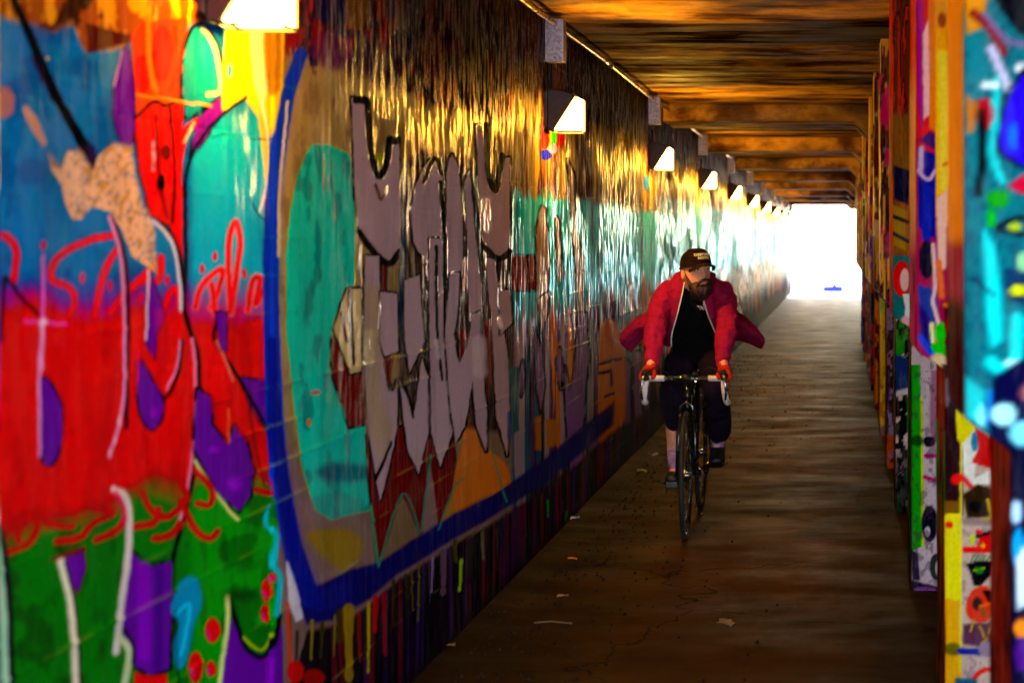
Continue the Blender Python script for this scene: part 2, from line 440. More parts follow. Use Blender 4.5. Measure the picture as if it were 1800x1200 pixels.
C.P([(540, 940), (600, 1000), (640, 960), (610, 930)], (150, 120, 30), 16, .6, True)
# dark red 3-D shadow behind the letters
DR = (104, 12, 14)
C.sp(450, 600, 2)
C.P([(388, 330), (500, 300), (690, 300), (700, 480), (640, 668), (608, 400), (575, 668), (512, 530), (432, 780), (398, 500)], DR, 2, 1, False, 4)
C.P([(575, 668), (610, 410), (640, 660)], (132, 104, 100), 2)
C.P([(432, 790), (512, 535), (575, 672)], (126, 100, 84), 3, .9)
C.P([(268, -10), (268, 110), (330, 300), (380, 290), (375, 0), (320, -40)], DR, 2, 1, False, 5)
C.P([(640, 665), (690, 520), (760, 460), (880, 500), (892, 430), (860, 560), (700, 610)], (190, 130, 70), 4, .8)
C.P([(690, 520), (728, 330), (744, 180), (790, 330), (822, 380), (885, 440), (885, 530), (800, 545), (715, 600)], (214, 122, 22), 4, 1, True)  # orange patch carries lamp light in its colour
C.sp(0, 0, 1)
C.P([(702, 300), (740, 260), (850, 280), (905, 330), (905, 640), (890, 760), (700, 740)], (26, 12, 34), 16, .85)
C.P([(752, 300), (775, 280), (800, 330), (840, 300), (845, 460), (760, 470)], (0, 96, 108), 8, .7)
C.sp(450, 0, 2)
for x in (395, 700, 900, 960):
    C.P([(x, 900), (x + 60, 900), (x + 60, 1020), (x, 1020)], DR, 2, .9, False, 4)
for a in [  # upper parts of the letters
    [(336, 345), (387, 348), (390, 440), (400, 540), (412, 595), (432, 622), (452, 596), (464, 540), (470, 488), (502, 488), (506, 700), (505, 860), (495, 900), (468, 920), (430, 905), (395, 865), (364, 812), (348, 700), (342, 500)],
    [(774, 440), (806, 440), (808, 520), (814, 610), (826, 662), (840, 682), (852, 650), (859, 600), (860, 556), (892, 556), (892, 700), (891, 850), (880, 895), (855, 907), (825, 892), (802, 860), (786, 740), (780, 600)],
    [(545, 740), (565, 650), (592, 590), (612, 562), (628, 556), (645, 580), (658, 640), (664, 900), (650, 1200), (610, 1200), (602, 960), (590, 900), (572, 885), (555, 850)],
    [(672, 600), (680, 560), (690, 545), (704, 570), (716, 620), (724, 760), (724, 900), (710, 1050), (690, 1200), (664, 1200)],
    [(735, 640), (752, 600), (764, 760), (790, 1000), (795, 1200), (752, 1200)]]:
    C.P(a, MAU, 2, 1, False, 5)
C.P([(408, 535), (458, 540), (432, 606)], (150, 160, 60), 2); C.P([(338, 340), (388, 342), (386, 368), (340, 366)], BLK)
C.P([(470, 484), (502, 484), (502, 510), (468, 510)], BLK); C.P([(815, 540), (858, 480), (856, 640), (836, 664)], (110, 92, 60), 2, .9, True)
C.L([(390, 352), (398, 450), (406, 540), (430, 618), (456, 585), (470, 490)], 12, BLK, 2)
C.L([(810, 440), (818, 600), (842, 672), (858, 600), (866, 545)], 11, BLK, 2)
C.L([(420, 650), (440, 700), (462, 660)], 6, (90, 50, 60), 3); C.L([(362, 815), (420, 895), (470, 925), (508, 880)], 12, BLK, 2); C.L([(796, 860), (852, 910), (892, 885)], 11, BLK, 2)
C.L([(648, 640), (664, 900), (655, 1150)], 8, BLK, 2); C.L([(590, 640), (628, 556), (652, 610)], 8, BLK, 2)
C.P([(512, 520), (524, 720), (528, 900), (512, 1300), (500, 1100)], (10, 60, 80), 3)
C.sp(560, 400, 3)
C.P([(150, 325), (222, 325), (226, 756), (172, 768), (80, 530)], (206, 180, 132), 2, 1, False, 5)
C.L([(165, 340), (175, 560), (190, 720)], (10, 5), (60, 34, 40)); C.L([(120, 450), (150, 600)], 5, (90, 60, 60))
for a in [  # stems
    [(245, 150), (318, 150), (322, 520), (335, 690), (362, 860), (412, 830), (412, 1050), (372, 1240), (322, 1440), (262, 1080), (240, 640)],
    [(325, 340), (410, 350), (415, 650), (345, 680), (325, 600)],
    [(452, 280), (530, 250), (545, 480), (556, 600), (480, 760), (452, 600)],
    [(425, 800), (470, 900), (500, 1010), (545, 690), (575, 800), (575, 1080), (525, 1300), (468, 1170)],
    [(585, 60), (650, 60), (655, 520), (700, 850), (715, 1050), (640, 1260), (592, 1080), (580, 500)],
    [(690, 250), (740, 240), (735, 400), (715, 540), (740, 720), (780, 640), (812, 460), (850, 440), (850, 620), (890, 1000), (885, 1180), (830, 1040), (812, 800), (770, 1050), (720, 1130), (690, 900), (665, 560)],
    [(880, 160), (930, 170), (960, 420), (1000, 700), (1010, 1000), (995, 1200), (940, 1000), (915, 520)],
    [(955, 330), (1010, 330), (1020, 500), (960, 560)]]:
    C.P(a, MAU, 2, 1, False, 4.5)
C.P([(248, 300), (312, 300), (322, 620), (330, 900), (400, 1050), (330, 1250), (262, 1080), (246, 640)], (188, 160, 130), 14, .75)
for a in ([(360, 690), (380, 850), (405, 800)], [(440, 820), (475, 900), (500, 1000)], [(300, 1320), (340, 1230), (380, 1130)], [(725, 560), (740, 690), (770, 600)], [(620, 100), (622, 500), (650, 800)]):
    C.L(a, (7, 4), BLK)
C.P([(735, 550), (775, 540), (770, 640), (745, 700)], DR, 2); C.P([(870, 500), (910, 480), (915, 800), (890, 900)], DR, 3); C.P([(335, 695), (395, 680), (372, 830)], DR, 3)
C.L([(845, 600), (850, 760)], 22, (214, 190, 196), 12, .8); C.L([(620, 600), (630, 680)], 8, (220, 196, 204), 6, .8); C.L([(270, 560), (262, 700)], 16, (220, 200, 150), 10, .7)
C.L([(950, 480), (960, 520)], 8, (230, 210, 214), 4); C.L([(1010, 980), (1010, 1100)], 8, (60, 70, 130), 5)
C.sp(450, 0, 2)
C.L([(808, 710), (815, 800)], 14, (240, 214, 210), 10, .9); C.L([(360, 640), (372, 780)], 10, (200, 176, 172), 10, .6)
# --- letters on the stretch before the rider
C.sp(850, 250, 3.43)
for a in ([(345, 385), (372, 400), (385, 560), (395, 720), (385, 900), (330, 960), (318, 700), (318, 520)], [(438, 450), (455, 470), (460, 620), (478, 800), (450, 860), (440, 640)],
          [(330, 950), (395, 900), (385, 1020), (350, 1150)], [(508, 100), (545, 200), (550, 500), (600, 700), (600, 1200), (575, 1200), (560, 800)]):
    C.P(a, (134, 108, 92), 3, 1, False, 4)
C.sp(850, 550, 3)
for a in ([(430, 280), (450, 420), (480, 320), (500, 0), (540, 0), (555, 220), (530, 480), (520, 800), (535, 1030), (475, 1035), (440, 640), (425, 400)],
          [(550, 640), (590, 560), (620, 700), (600, 900), (575, 960)], [(270, 80), (300, 180), (320, 380), (300, 520), (280, 400)], [(190, 330), (205, 250), (215, 330), (200, 440)], [(385, 250), (400, 180), (418, 300), (405, 400)],
          [(630, 700), (700, 620), (720, 800), (700, 880), (660, 740), (645, 880)], [(745, 240), (770, 260), (775, 700), (760, 820), (745, 600)], [(790, 200), (830, 210), (835, 600), (800, 700)]):
    C.P(a, (116, 86, 124), 3, 1, False, 4)
C.P([(605, 180), (640, 40), (700, 60), (745, 260), (742, 560), (690, 650), (640, 720), (608, 640)], (214, 122, 20), 6, 1, True)
C.L([(610, 270), (720, 240)], 5, (60, 30, 10)); C.L([(610, 318), (660, 308)], 5, (60, 30, 10)); C.L([(640, 440), (690, 420)], 4, (60, 30, 10)); C.L([(672, 300), (676, 380)], 5, (90, 46, 10))
C.P([(135, 290), (185, 280), (190, 620), (150, 640)], (8, 84, 88), 4); C.E(305, 545, 16, 40, BLK, 4)
C.P([(270, 550), (300, 540), (300, 720), (272, 720)], (190, 116, 20), 6, .9); C.P([(325, 560), (400, 560), (400, 690), (330, 715)], (180, 110, 20), 8, .9)
# --- chroma blots under the first lamps
C.sp(0, 0, 1)
C.E(958, 248, 8, 14, (214, 30, 40), 3); C.E(974, 240, 5, 16, (60, 180, 20), 3); C.E(960, 272, 10, 9, (30, 60, 210), 3); C.E(972, 262, 7, 8, (240, 150, 220), 3); C.E(985, 245, 6, 14, (170, 20, 30), 3)
C.E(1136, 322, 5, 14, (40, 110, 220), 3)

# --- blue border and base band
C.P([(555, 1030), (615, 1000), (665, 988), (730, 945), (800, 900), (870, 866), (950, 812), (1000, 770), (1080, 705), (1080, 745), (1000, 815), (950, 855), (860, 912), (795, 948), (750, 978), (695, 1012), (650, 1052), (595, 1088), (540, 1098), (505, 1010), (495, 930)], (6, 22, 84), 10)
under = sstep(0, 14, v - np.interp(u, [480, 500, 540, 600, 650, 695, 750, 795, 860, 950, 1000, 1080, 1390], [1500, 1250, 1100, 1090, 1055, 1015, 980, 950, 915, 860, 820, 750, 560])) * (u0g := (u > 497))
C.fill(under, (24, 12, 26))
C.fill(under * sstep(.6, .66, nds) * .8, (92, 20, 40)); C.fill(under * sstep(.62, .66, fbm(d * 17, z * .8, 83, 2)) * .8, (60, 22, 80))
def drip(x, y0, y1, w, col, lean=0):
    C.L([(x, y0), (x + lean * .4, (y0 + y1) / 2), (x + lean, y1)], (w, w * .5), col, 1.5); C.E(x + lean, y1, w * .42, w * .8, col, 1.5)
for x, a, b_, ww, col in [(512, 1080, 1200, 8, (170, 70, 60)), (523, 1110, 1190, 6, (150, 120, 20)), (551, 1090, 1170, 8, (160, 140, 30)), (570, 1095, 1190, 7, (170, 150, 40)), (588, 1080, 1150, 5, (150, 130, 40)),
                      (600, 1075, 1120, 16, (150, 120, 80)), (616, 1070, 1200, 22, (150, 116, 24)), (634, 1080, 1180, 14, (190, 30, 50)), (646, 1060, 1200, 9, (170, 150, 30)), (660, 1050, 1100, 10, (170, 24, 30)),
                      (676, 1045, 1160, 14, (200, 40, 90)), (692, 1020, 1095, 12, (160, 130, 40)), (712, 1010, 1070, 6, (170, 150, 60)), (724, 1000, 1062, 4, (170, 150, 40)), (738, 990, 1100, 6, (180, 170, 40)),
                      (752, 985, 1090, 4, (150, 120, 150)), (762, 980, 1100, 5, (150, 120, 160)), (778, 970, 1080, 18, (110, 90, 100)), (799, 950, 1020, 9, (190, 180, 60)), (808, 985, 1036, 6, (160, 180, 50)),
                      (828, 950, 1010, 12, (110, 30, 100)), (846, 935, 985, 6, (190, 180, 150)), (852, 925, 960, 4, (200, 170, 60)), (864, 950, 1020, 7, (120, 90, 120)), (876, 930, 1000, 5, (180, 160, 180)), (890, 920, 985, 5, (30, 90, 110)),
                      (955, 870, 905, 6, (200, 160, 110)), (965, 880, 935, 5, (60, 170, 60)), (985, 880, 915, 5, (140, 80, 150)), (996, 900, 960, 5, (40, 140, 90))]:
    k_ = .35 + .75 * random.random() ** 1.5
    drip(x + random.uniform(-3, 3), a, a + (b_ - a) * random.uniform(.45, 1.15), ww * random.uniform(.45, 1.1), tuple(int(q_ * k_) for q_ in col), (b_ % 7) - 3)
C.P([(503, 985), (512, 990), (530, 1070), (532, 1086), (520, 1092), (508, 1060)], (225, 210, 220), 3)
C.L([(505, 1060), (512, 1200)], 6, (200, 90, 60)); C.E(520, 1180, 14, 20, (210, 20, 20), 3); C.E(552, 1190, 20, 14, (150, 14, 20), 4)
for a in ([(865, 790), (880, 850), (892, 882)], [(740, 920), (757, 800)], [(665, 995), (707, 868), (738, 935)], [(770, 930), (795, 860), (815, 840)]):
    C.L(a, 2.5, (40, 130, 110), 1.5)
C.L([(652, 890), (665, 992)], 3, (60, 150, 110))

# --- left piece: blue field, red letters, green base
left = sstep(494, 484, u)
C.fill(left, (6, 108, 160))
C.fill(left * sstep(.48, .66, n1) * .5, (6, 66, 112)); C.fill(left * sstep(.6, .7, n2) * .4, (30, 124, 156))
C.fill(left * sstep(330, 345, u) * sstep(170, 240, v), (30, 170, 200))
tp = left * sstep(14, -8, v - np.interp(u, [-20, 60, 95, 130, 150, 220, 240, 330, 500], [22, 40, 52, 36, 88, 78, 60, 40, 0]))
C.fill(tp, (150, 84, 20)); C.fill(tp * sstep(.5, .58, n2), (220, 150, 30)); C.fill(tp * sstep(.58, .64, n1), (60, 30, 14))
C.P([(152, 40), (232, 62), (232, 74), (190, 86), (156, 96)], (80, 34, 12), 4)
# red column, arch, yellow
C.P([(232, 70), (250, 40), (330, 30), (332, 190), (300, 260), (240, 210)], (196, 84, 20), 5)
C.E(252, 130, 16, 34, (190, 44, 14), 6); C.E(286, 95, 17, 48, (214, 26, 14), 5); C.L([(262, 30), (266, 120), (276, 160)], 7, (190, 120, 20), 6)
C.L([(308, 50), (312, 120), (300, 160)], 8, (110, 60, 14), 6)
C.P([(328, 205), (322, 120), (334, 64), (352, 46), (372, 66), (389, 120), (390, 172), (362, 182)], (14, 116, 136), 3, 1, True, 7)
C.L([(356, 50), (374, 74), (386, 120), (388, 160), (366, 166)], 5, (236, 220, 170), 3)
C.P([(345, 212), (388, 170), (392, 198), (362, 244), (334, 276)], PUR, 3, 1, False, 4)
C.P([(391, 195), (396, 60), (410, -10), (500, -10), (494, 240), (478, 300), (468, 336), (456, 210), (430, 172), (410, 190)], (236, 196, 4), 5)
C.P([(437, 60), (462, 30), (474, 140), (462, 196), (446, 150)], (250, 236, 190), 8, .8); C.P([(462, 60), (490, 40), (492, 150), (470, 160)], (150, 96, 10), 10, .9, True)
C.E(404, 125, 5, 12, (30, 120, 160), 2)
C.P([(238, 212), (272, 180), (300, 190), (322, 180), (320, 300), (322, 480), (300, 396), (268, 382), (248, 300)], (206, 18, 12), 3, 1, False, 4)
C.L([(300, 190), (308, 300), (304, 392)], 5, BLK); C.L([(276, 200), (282, 320), (296, 385)], 5, (110, 8, 14)); C.E(284, 322, 8, 16, BLK, 3); C.E(292, 268, 9, 14, (90, 8, 16), 3)
C.L([(345, 214), (325, 236), (316, 300)], 9, (220, 24, 16)); C.L([(342, 216), (324, 250)], 3, (250, 190, 150)); C.L([(272, 250), (272, 300)], 3, (240, 190, 200))
C.L([(236, 212), (270, 180), (292, 186), (322, 172)], 5, BLK)
C.L([(432, 172), (392, 202), (352, 246), (334, 280), (326, 340), (328, 460), (332, 560), (345, 600)], 6, BLK)
C.L([(372, 242), (400, 236), (448, 244), (488, 246)], 2, (20, 60, 80)); C.L([(205, 163), (260, 170), (330, 180), (372, 186)], 3, (220, 150, 30), 2, .8)
C.P([(459, 350), (472, 318), (476, 350), (468, 384)], (170, 120, 190), 3)
C.L([(440, 350), (454, 376), (470, 392)], 3, (20, 40, 80))
C.L([(460, 180), (474, 260), (468, 330), (456, 372)], 3, (250, 250, 240), 2)
# purple shard, black bar
C.P([(222, 82), (206, 130), (200, 190), (212, 246), (234, 252), (237, 170), (228, 96)], PUR, 3, 1, True, 3)
C.L([(216, 90), (203, 150)], 2.5, (200, 150, 190))
C.L([(22, -10), (60, 76), (95, 160), (140, 240), (172, 296)], (14, 20), BLK, 3); C.L([(160, 262), (176, 320)], (16, 3), (40, 10, 70), 3)
C.E(85, 104, 3, 3, (230, 210, 120)); C.L([(60, 100), (66, 120), (92, 176)], 3, (70, 40, 60), 3)
C.E(12, 178, 14, 26, (150, 96, 96), 4)
# big red area
mist = left * sstep(466, 540, v + (n1 - .5) * 40)
C.fill(mist * .75, (120, 24, 130))
red = left * sstep(508, 566, v + (n1 - .5) * 50 - (u > 330) * 20)
C.fill(red, REDC); C.fill(red * sstep(.52, .7, n2) * .4, (170, 8, 10)); C.fill(red * sstep(.62, .7, n1) * .35, (240, 60, 20))
C.fill(left * sstep(540, 600, v) * sstep(720, 600, v) * sstep(140, 60, np.abs(u - 60)) * .35, (206, 30, 110))
gre = left * sstep(-30, 26, v - np.interp(u, [-10, 60, 150, 220, 260, 330, 350, 420, 500], [960, 920, 900, 880, 850, 858, 830, 850, 850]) + (n1 - .5) * 60)
C.fill(gre, GRN); C.fill(gre * sstep(320, 360, u) * .7, (14, 150, 22)); C.fill(gre * sstep(.54, .66, n1) * .6, (46, 60, 14)); C.fill(gre * sstep(.6, .7, n2) * .5, (10, 70, 10))
# scribbles
SC = (222, 14, 24)
C.sp(0, 0, 2)
for a in ([(-10, 825), (30, 835), (60, 890), (48, 985)], [(405, 828), (330, 840), (230, 885), (185, 935), (185, 985), (245, 1010), (265, 1060), (230, 1130)], [(412, 880), (372, 950), (345, 1060), (335, 1110)],
          [(568, 905), (560, 985), (500, 990), (440, 1040), (390, 1100)], [(470, 1010), (520, 960), (545, 930)], [(585, 1085), (600, 1030), (625, 1020), (640, 1100)]):
    C.L(a, 13, (150, 10, 60), 4, .7); C.L(a, 10, SC, 2)
for a in ([(690, 1080), (715, 1000), (780, 945), (772, 1010), (745, 1080)], [(812, 1100), (804, 860), (830, 780), (846, 860), (832, 960), (815, 1080)], [(872, 1090), (890, 985), (915, 985), (898, 1070), (930, 1020), (936, 1130)], [(745, 1000), (760, 1100)]):
    C.L(a, 12, (250, 130, 130), 3, .8); C.L(a, 8, (226, 18, 14), 2)
for x, y in ((293, 978), (712, 945), (756, 902), (497, 1046), (590, 985), (860, 962), (388, 1005), (152, 862)):
    C.E(x, y, 9, 18, (200, 16, 80), 3)
C.L([(152, 900), (154, 1130)], (3, 5), (240, 120, 190), 3); C.L([(154, 1130), (152, 1300)], (6, 3), (250, 180, 220), 3); C.L([(90, 1128), (235, 1140)], 5, (250, 110, 170), 3); C.E(156, 1132, 12, 12, (250, 200, 220), 8)
C.L([(5, 1200), (15, 1010), (28, 980), (80, 1050), (140, 1105)], 6, BLK, 3)
# peeled patch
PE = (222, 176, 150)
C.P([(170, 530), (215, 592), (240, 530), (284, 525), (330, 600), (352, 548), (400, 503), (470, 512), (480, 600), (510, 715), (545, 780), (556, 960), (536, 945), (470, 900), (430, 800), (390, 742), (330, 725), (292, 770), (262, 770), (235, 720), (220, 650), (182, 594)], PE, 2.5)
C.P([(78, 378), (98, 372), (128, 410), (165, 500), (155, 518), (110, 455)], (196, 142, 124), 2.5)
C.P([(-40, 300), (30, 310), (52, 340), (45, 400), (15, 416), (-40, 400)], (170, 110, 108), 3)
pk = (u > 80) & (u < 285) & (v > 240) & (v < 480) & (C.c[:, 1] > .3) & (C.c[:, 0] > .45)
C.fill(pk * sstep(.56, .64, fbm(u / 8, v / 12, 5, 3)) * .8, (180, 130, 84)); C.fill(pk * sstep(.64, .68, fbm(u / 5, v / 7, 15, 3)) * .7, (90, 104, 130))
C.L([(170, 530), (215, 592), (240, 530), (284, 525), (330, 600)], 1.5, (120, 60, 60), 2, .7)
# letter outlines
PK = (240, 150, 190); PW = (245, 200, 215)
C.L([(396, 760), (440, 900), (452, 1050), (450, 1250), (448, 1500)], 8, (60, 6, 40), 3)
C.L([(388, 760), (428, 900), (438, 1050), (440, 1250), (440, 1360), (425, 1480), (390, 1605)], 5, PK, 2)
C.E(424, 1480, 4, 20, PW); C.E(408, 1545, 4, 14, PW); C.E(393, 1590, 4, 14, PW)
C.L([(545, 770), (612, 845), (645, 980), (650, 1080), (672, 1160), (698, 1230), (704, 1330), (700, 1500), (680, 1690), (640, 1850), (612, 1960)], 9, BLK, 3)
C.L([(540, 775), (604, 850), (632, 980), (640, 1090)], 5, (215, 205, 225), 2); C.L([(680, 1190), (692, 1300), (688, 1500), (668, 1690), (632, 1850)], 5, (240, 130, 160), 2)
C.P([(530, 950), (560, 1040), (582, 1108), (552, 1180), (548, 1260), (515, 1200), (520, 1050)], PUR, 2, 1, False, 3); C.L([(526, 950), (516, 1190)], 3, PW)
C.P([(548, 1090), (600, 1080), (590, 1300), (560, 1330)], (180, 20, 90), 10, .5)
C.L([(645, 1200), (632, 1300), (596, 1388), (560, 1380), (500, 1270)], 6, BLK, 3); C.L([(638, 1200), (624, 1290), (590, 1366)], 3, PK)
C.P([(492, 1268), (540, 1340), (576, 1410), (570, 1470), (536, 1508), (502, 1470), (486, 1380)], PUR, 2, 1, True, 5); C.E(545, 1450, 12, 18, (150, 60, 190), 12, .8)
C.L([(488, 1235), (484, 1350)], 3, (240, 60, 110))
C.P([(150, 1338), (185, 1356), (218, 1430), (218, 1545), (190, 1620), (155, 1620), (146, 1500)], PUR, 2, 1, True, 5)
C.L([(152, 1200), (142, 1330), (142, 1600)], 5, PK, 2)
C.P([(700, 1368), (744, 1400), (746, 1490), (800, 1562), (826, 1500), (868, 1556), (892, 1650), (880, 1745), (842, 1796), (780, 1740), (720, 1640), (690, 1580), (690, 1450)], PUR, 2, 1, False, 6)
C.E(755, 1580, 20, 12, (150, 60, 190), 12, .8); C.E(830, 1700, 26, 24, (160, 70, 200), 16, .7)
C.L([(690, 1620), (760, 1730), (835, 1826)], 5, (225, 210, 150), 2); C.L([(806, 1440), (806, 1555)], 3, (240, 120, 60))
C.P([(846, 1328), (955, 1340), (955, 1530), (930, 1500), (882, 1420)], PUR, 2, 1, False, 4)
C.L([(762, 1140), (760, 1200), (842, 1330), (900, 1430), (948, 1530), (966, 1660)], 7, BLK, 3); C.L([(765, 1200), (822, 1336)], 4, (250, 130, 120))
C.P([(762, 1095), (798, 1100), (800, 1230), (780, 1230)], PUR, 3, 1, False, 3); C.L([(880, 1440), (905, 1590), (930, 1700)], 5, (150, 8, 10), 3)
DS = (186, 12, 14)
for a in ([(30, 1940), (100, 1912), (132, 1850), (110, 1800), (60, 1830), (70, 1900)], [(128, 1790), (178, 1840), (260, 1850)], [(205, 1902), (280, 1890), (330, 1840), (400, 1800), (340, 1790)], [(340, 1896), (420, 1856), (450, 1790)],
          [(500, 1730), (540, 1800), (600, 1812), (660, 1750), (640, 1700)], [(470, 1850), (540, 1838), (560, 1790)], [(545, 1892), (600, 1880), (640, 1840)], [(640, 1760), (690, 1860), (738, 1892), (768, 1868)], [(700, 1770), (742, 1772), (748, 1720), (690, 1650)],
          [(905, 1720), (940, 1730), (975, 1730)], [(960, 1700), (925, 1660)]):
    C.L(a, 11, DS, 3)
C.P([(228, 1966 - 0), (296, 1940), (302, 2000), (276, 2082), (246, 2020)], PUR, 3, 1, False, 3, (90, 10, 20)); C.L([(190, 1965), (300, 1925)], 7, (120, 10, 14), 4)
C.L([(218, 1975), (250, 2100), (266, 2250), (272, 2420)], 13, CRM, 5); C.L([(232, 1975), (264, 2100), (282, 2250), (288, 2420)], 4, (20, 30, 10), 3)
C.L([(-4, 1850), (16, 1950), (30, 2100), (38, 2420)], 14, (30, 10, 30), 4); C.L([(-14, 1850), (0, 2000), (14, 2150), (20, 2420)], 12, (170, 200, 170), 4)
C.P([(460, 1940), (500, 1975), (540, 1992), (608, 1972), (604, 2150), (596, 2345), (532, 2370), (476, 2340), (442, 2260), (430, 2180), (448, 2060)], PUR, 3, 1, False, 7)
C.L([(506, 2000), (508, 2300)], 22, (136, 44, 176), 14, .8); C.L([(560, 2010), (556, 2340)], 16, (70, 12, 110), 12, .7)
C.P([(472, 2362), (532, 2376), (590, 2366), (590, 2440), (472, 2440)], (220, 60, 14), 3)
C.L([(405, 1720), (440, 1740), (455, 1800), (452, 1950), (432, 2100), (412, 2290)], 11, (226, 206, 196), 3); C.L([(410, 1730), (438, 1790), (436, 1830)], 10, (220, 80, 110), 5, .8)
C.L([(425, 2240), (452, 2280), (450, 2340), (436, 2420)], 11, (210, 214, 170), 3); C.L([(440, 2210), (468, 2270), (466, 2330)], 5, BLK, 3)
C.P([(604, 2140), (640, 2044), (692, 2030), (712, 2110), (684, 2200), (654, 2330), (622, 2340), (616, 2260), (634, 2190)], (34, 140, 180), 8, .9, True); C.L([(620, 2160), (670, 2120), (660, 2200), (640, 2300)], 5, (90, 190, 220), 4)
for x, y, rx, ry in ((750, 2215, 27, 44), (746, 2350, 18, 28), (690, 2345, 26, 54), (942, 2075, 22, 40), (935, 2156, 18, 34), (965, 2030, 8, 16)):
    C.E(x, y, rx, ry, (218, 20, 20), 3); C.L([(x - rx * .7, y), (x - rx * .3, y + ry * .6)], 3, (240, 90, 160), 3)
C.P([(822, 2150), (868, 2278), (930, 2306), (975, 2240), (992, 2190), (996, 2440), (770, 2440), (800, 2260)], PUR, 3)
C.L([(806, 2100), (830, 2180), (866, 2272), (922, 2308), (968, 2250), (984, 2160)], 8, BLK, 3); C.L([(800, 2096), (802, 2190), (782, 2330), (772, 2430)], 7, (220, 220, 150), 3); C.L([(858, 2240), (916, 2284), (962, 2230)], 4, (170, 190, 80), 3)
C.L([(620, 2140), (628, 2420)], 4, BLK, 2, .5); C.L([(945, 2440), (950, 2320)], 14, (150, 60, 190), 8, .7)
C.L([(950, 1780), (938, 1840), (976, 1880), (966, 1980), (986, 2030), (974, 2160)], 8, (60, 190, 200), 4)
C.E(846, 2090, 60, 26, (12, 60, 12), 20, .7)
C.sp(0, 0, 1)
# blue border line over both pieces
C.L([(528, 96), (520, 120), (505, 168), (492, 250), (480, 350), (476, 450), (479, 600), (485, 750), (498, 860), (516, 960), (548, 1050)], (22, 34), (2, 70, 170), 4)
C.L([(479, 600), (486, 750), (500, 860), (518, 960), (552, 1052), (600, 1040)], (16, 40), (6, 34, 110), 8, .8)
C.L([(505, 180), (492, 330), (490, 450)], 4, (240, 220, 170), 3, .7)
# above the frame the wall keeps going in soot and orange overspray
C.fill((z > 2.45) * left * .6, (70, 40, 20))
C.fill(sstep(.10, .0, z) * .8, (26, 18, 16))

# relief: board-mark fins, blisters and a long crack
rel = np.zeros_like(d)
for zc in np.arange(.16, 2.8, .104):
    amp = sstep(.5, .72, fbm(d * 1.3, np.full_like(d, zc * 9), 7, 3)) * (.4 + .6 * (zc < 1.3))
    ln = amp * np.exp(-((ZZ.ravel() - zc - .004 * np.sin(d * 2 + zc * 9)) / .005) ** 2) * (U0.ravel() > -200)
    C.fill(ln * .16 * sstep(.4, .6, fbm(d * 6, z * 3, 19, 3)), (210, 205, 130)); rel += .0042 * amp * np.exp(-((ZZ.ravel() - zc - .004 * np.sin(d * 2 + zc * 9)) / .0045) ** 2)  # pale lines along the fins paint in their glints; relief follows
rel -= .0022 * np.exp(-((ZZ.ravel() - 1.875 - .02 * (fbm(d * 2.2, d * 0, 3, 4) - .5)) / .005) ** 2)
rel += .010 * (fbm(DD.ravel() * 1.2, ZZ.ravel() * .9, 2, 4) - .5) + .004 * (fbm(DD.ravel() * 9, ZZ.ravel() * 5, 12, 3) - .5)
rel -= .0025 * pk
for k in range(10):            # shallow construction joint at each lamp bay
    rel -= .012 * np.exp(-((DD.ravel() - (9.45 + 4.8 * (k - 1))) / .012) ** 2)
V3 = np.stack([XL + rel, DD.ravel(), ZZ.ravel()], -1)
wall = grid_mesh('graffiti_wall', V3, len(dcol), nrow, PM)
gl = .08 + .92 * sstep(500, 640, U0.ravel()); gl *= .45 + .55 * sstep(.30, .5, fbm(d * 1.5, z * 2, 171, 3)); gl *= .06 + .94 * sstep(.45, 1.4, z)
gl = np.maximum(gl, .8 * sstep(380, 420, U0.ravel()) * sstep(476, 470, U0.ravel()) * sstep(150, 210, Vv.ravel()) * sstep(430, 330, Vv.ravel()))
gl = np.maximum(gl, .58 * sstep(10, 13, d) * sstep(.35, .9, z))
def like(col, tol): return sstep(tol, tol * .5, np.abs(C.c - lin(col)).sum(1))
gl *= 1 - .85 * like(MAU, .22) * (U0.ravel() < 905); gl *= 1 - .9 * sstep(.03, .01, C.c.sum(1)); gl *= 1 - .6 * like((0, 190, 166), .14)
flake = sstep(640, 760, U0.ravel()) * sstep(.75, 1.15, z) * np.clip(gl * 1.3, 0, 1)
flake = np.maximum(flake, .9 * sstep(8.4, 9.5, d) * sstep(.95, 1.2, z) * sstep(.02, .06, C.c.max(1)))
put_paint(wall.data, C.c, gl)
fa = wall.data.attributes.new('Flake', 'FLOAT', 'POINT'); fa.data.foreach_set('value', np.clip(flake, 0, .95).astype(np.float32))
tag(wall, 'long concrete tunnel wall covered in glossy spray painted graffiti letters, left of the cyclist', 'wall')
bk = MB(); bk.box(XL - 1.2, XL - .02, Y0, Y1, -.3, CEIL + .0)
bk.build('backing', simple('wall_core', (100, 92, 84), .8), wall)

# ------------------------------------------------------------------ piers on the right
PIM = paint_material('sprayed_pier_paint', .38, .5)
piers_y = [3.28, 5.35, 7.85, 10.1, 12.1, 14.1, 16.25, 18.4, 20.55, 22.7, 24.85, 27.0]
labels = ['nearest pier at the right edge, painted turquoise and navy above a rusty brown edge',
          'second nearest pier, yellow above with a pale stickered lower face showing a yellow stripe',
          'third pier back, green stripe and scuffed white lower face with black marks',
          'fourth pier back, dark lower face spattered with white and green paint',
          'fifth pier back, slim purple and orange streaked edge',
          'sixth pier back, bright yellow strip down its lower face',
          'seventh pier back, maroon with a small red and yellow lower streak',
          'eighth pier back, dark teal with a pale streaked arris',
          'ninth pier back, cream and purple streaked, seen almost edge on',
          'tenth pier back, orange and violet sliver towards the exit',
          'second last pier before the exit, blue below and pale above',
          'last pier before the bright exit, washed in daylight with a blue foot']
def zprof(zv):
    return XUP + (XPOST - XUP) * sstep(1.272, 1.188, zv)
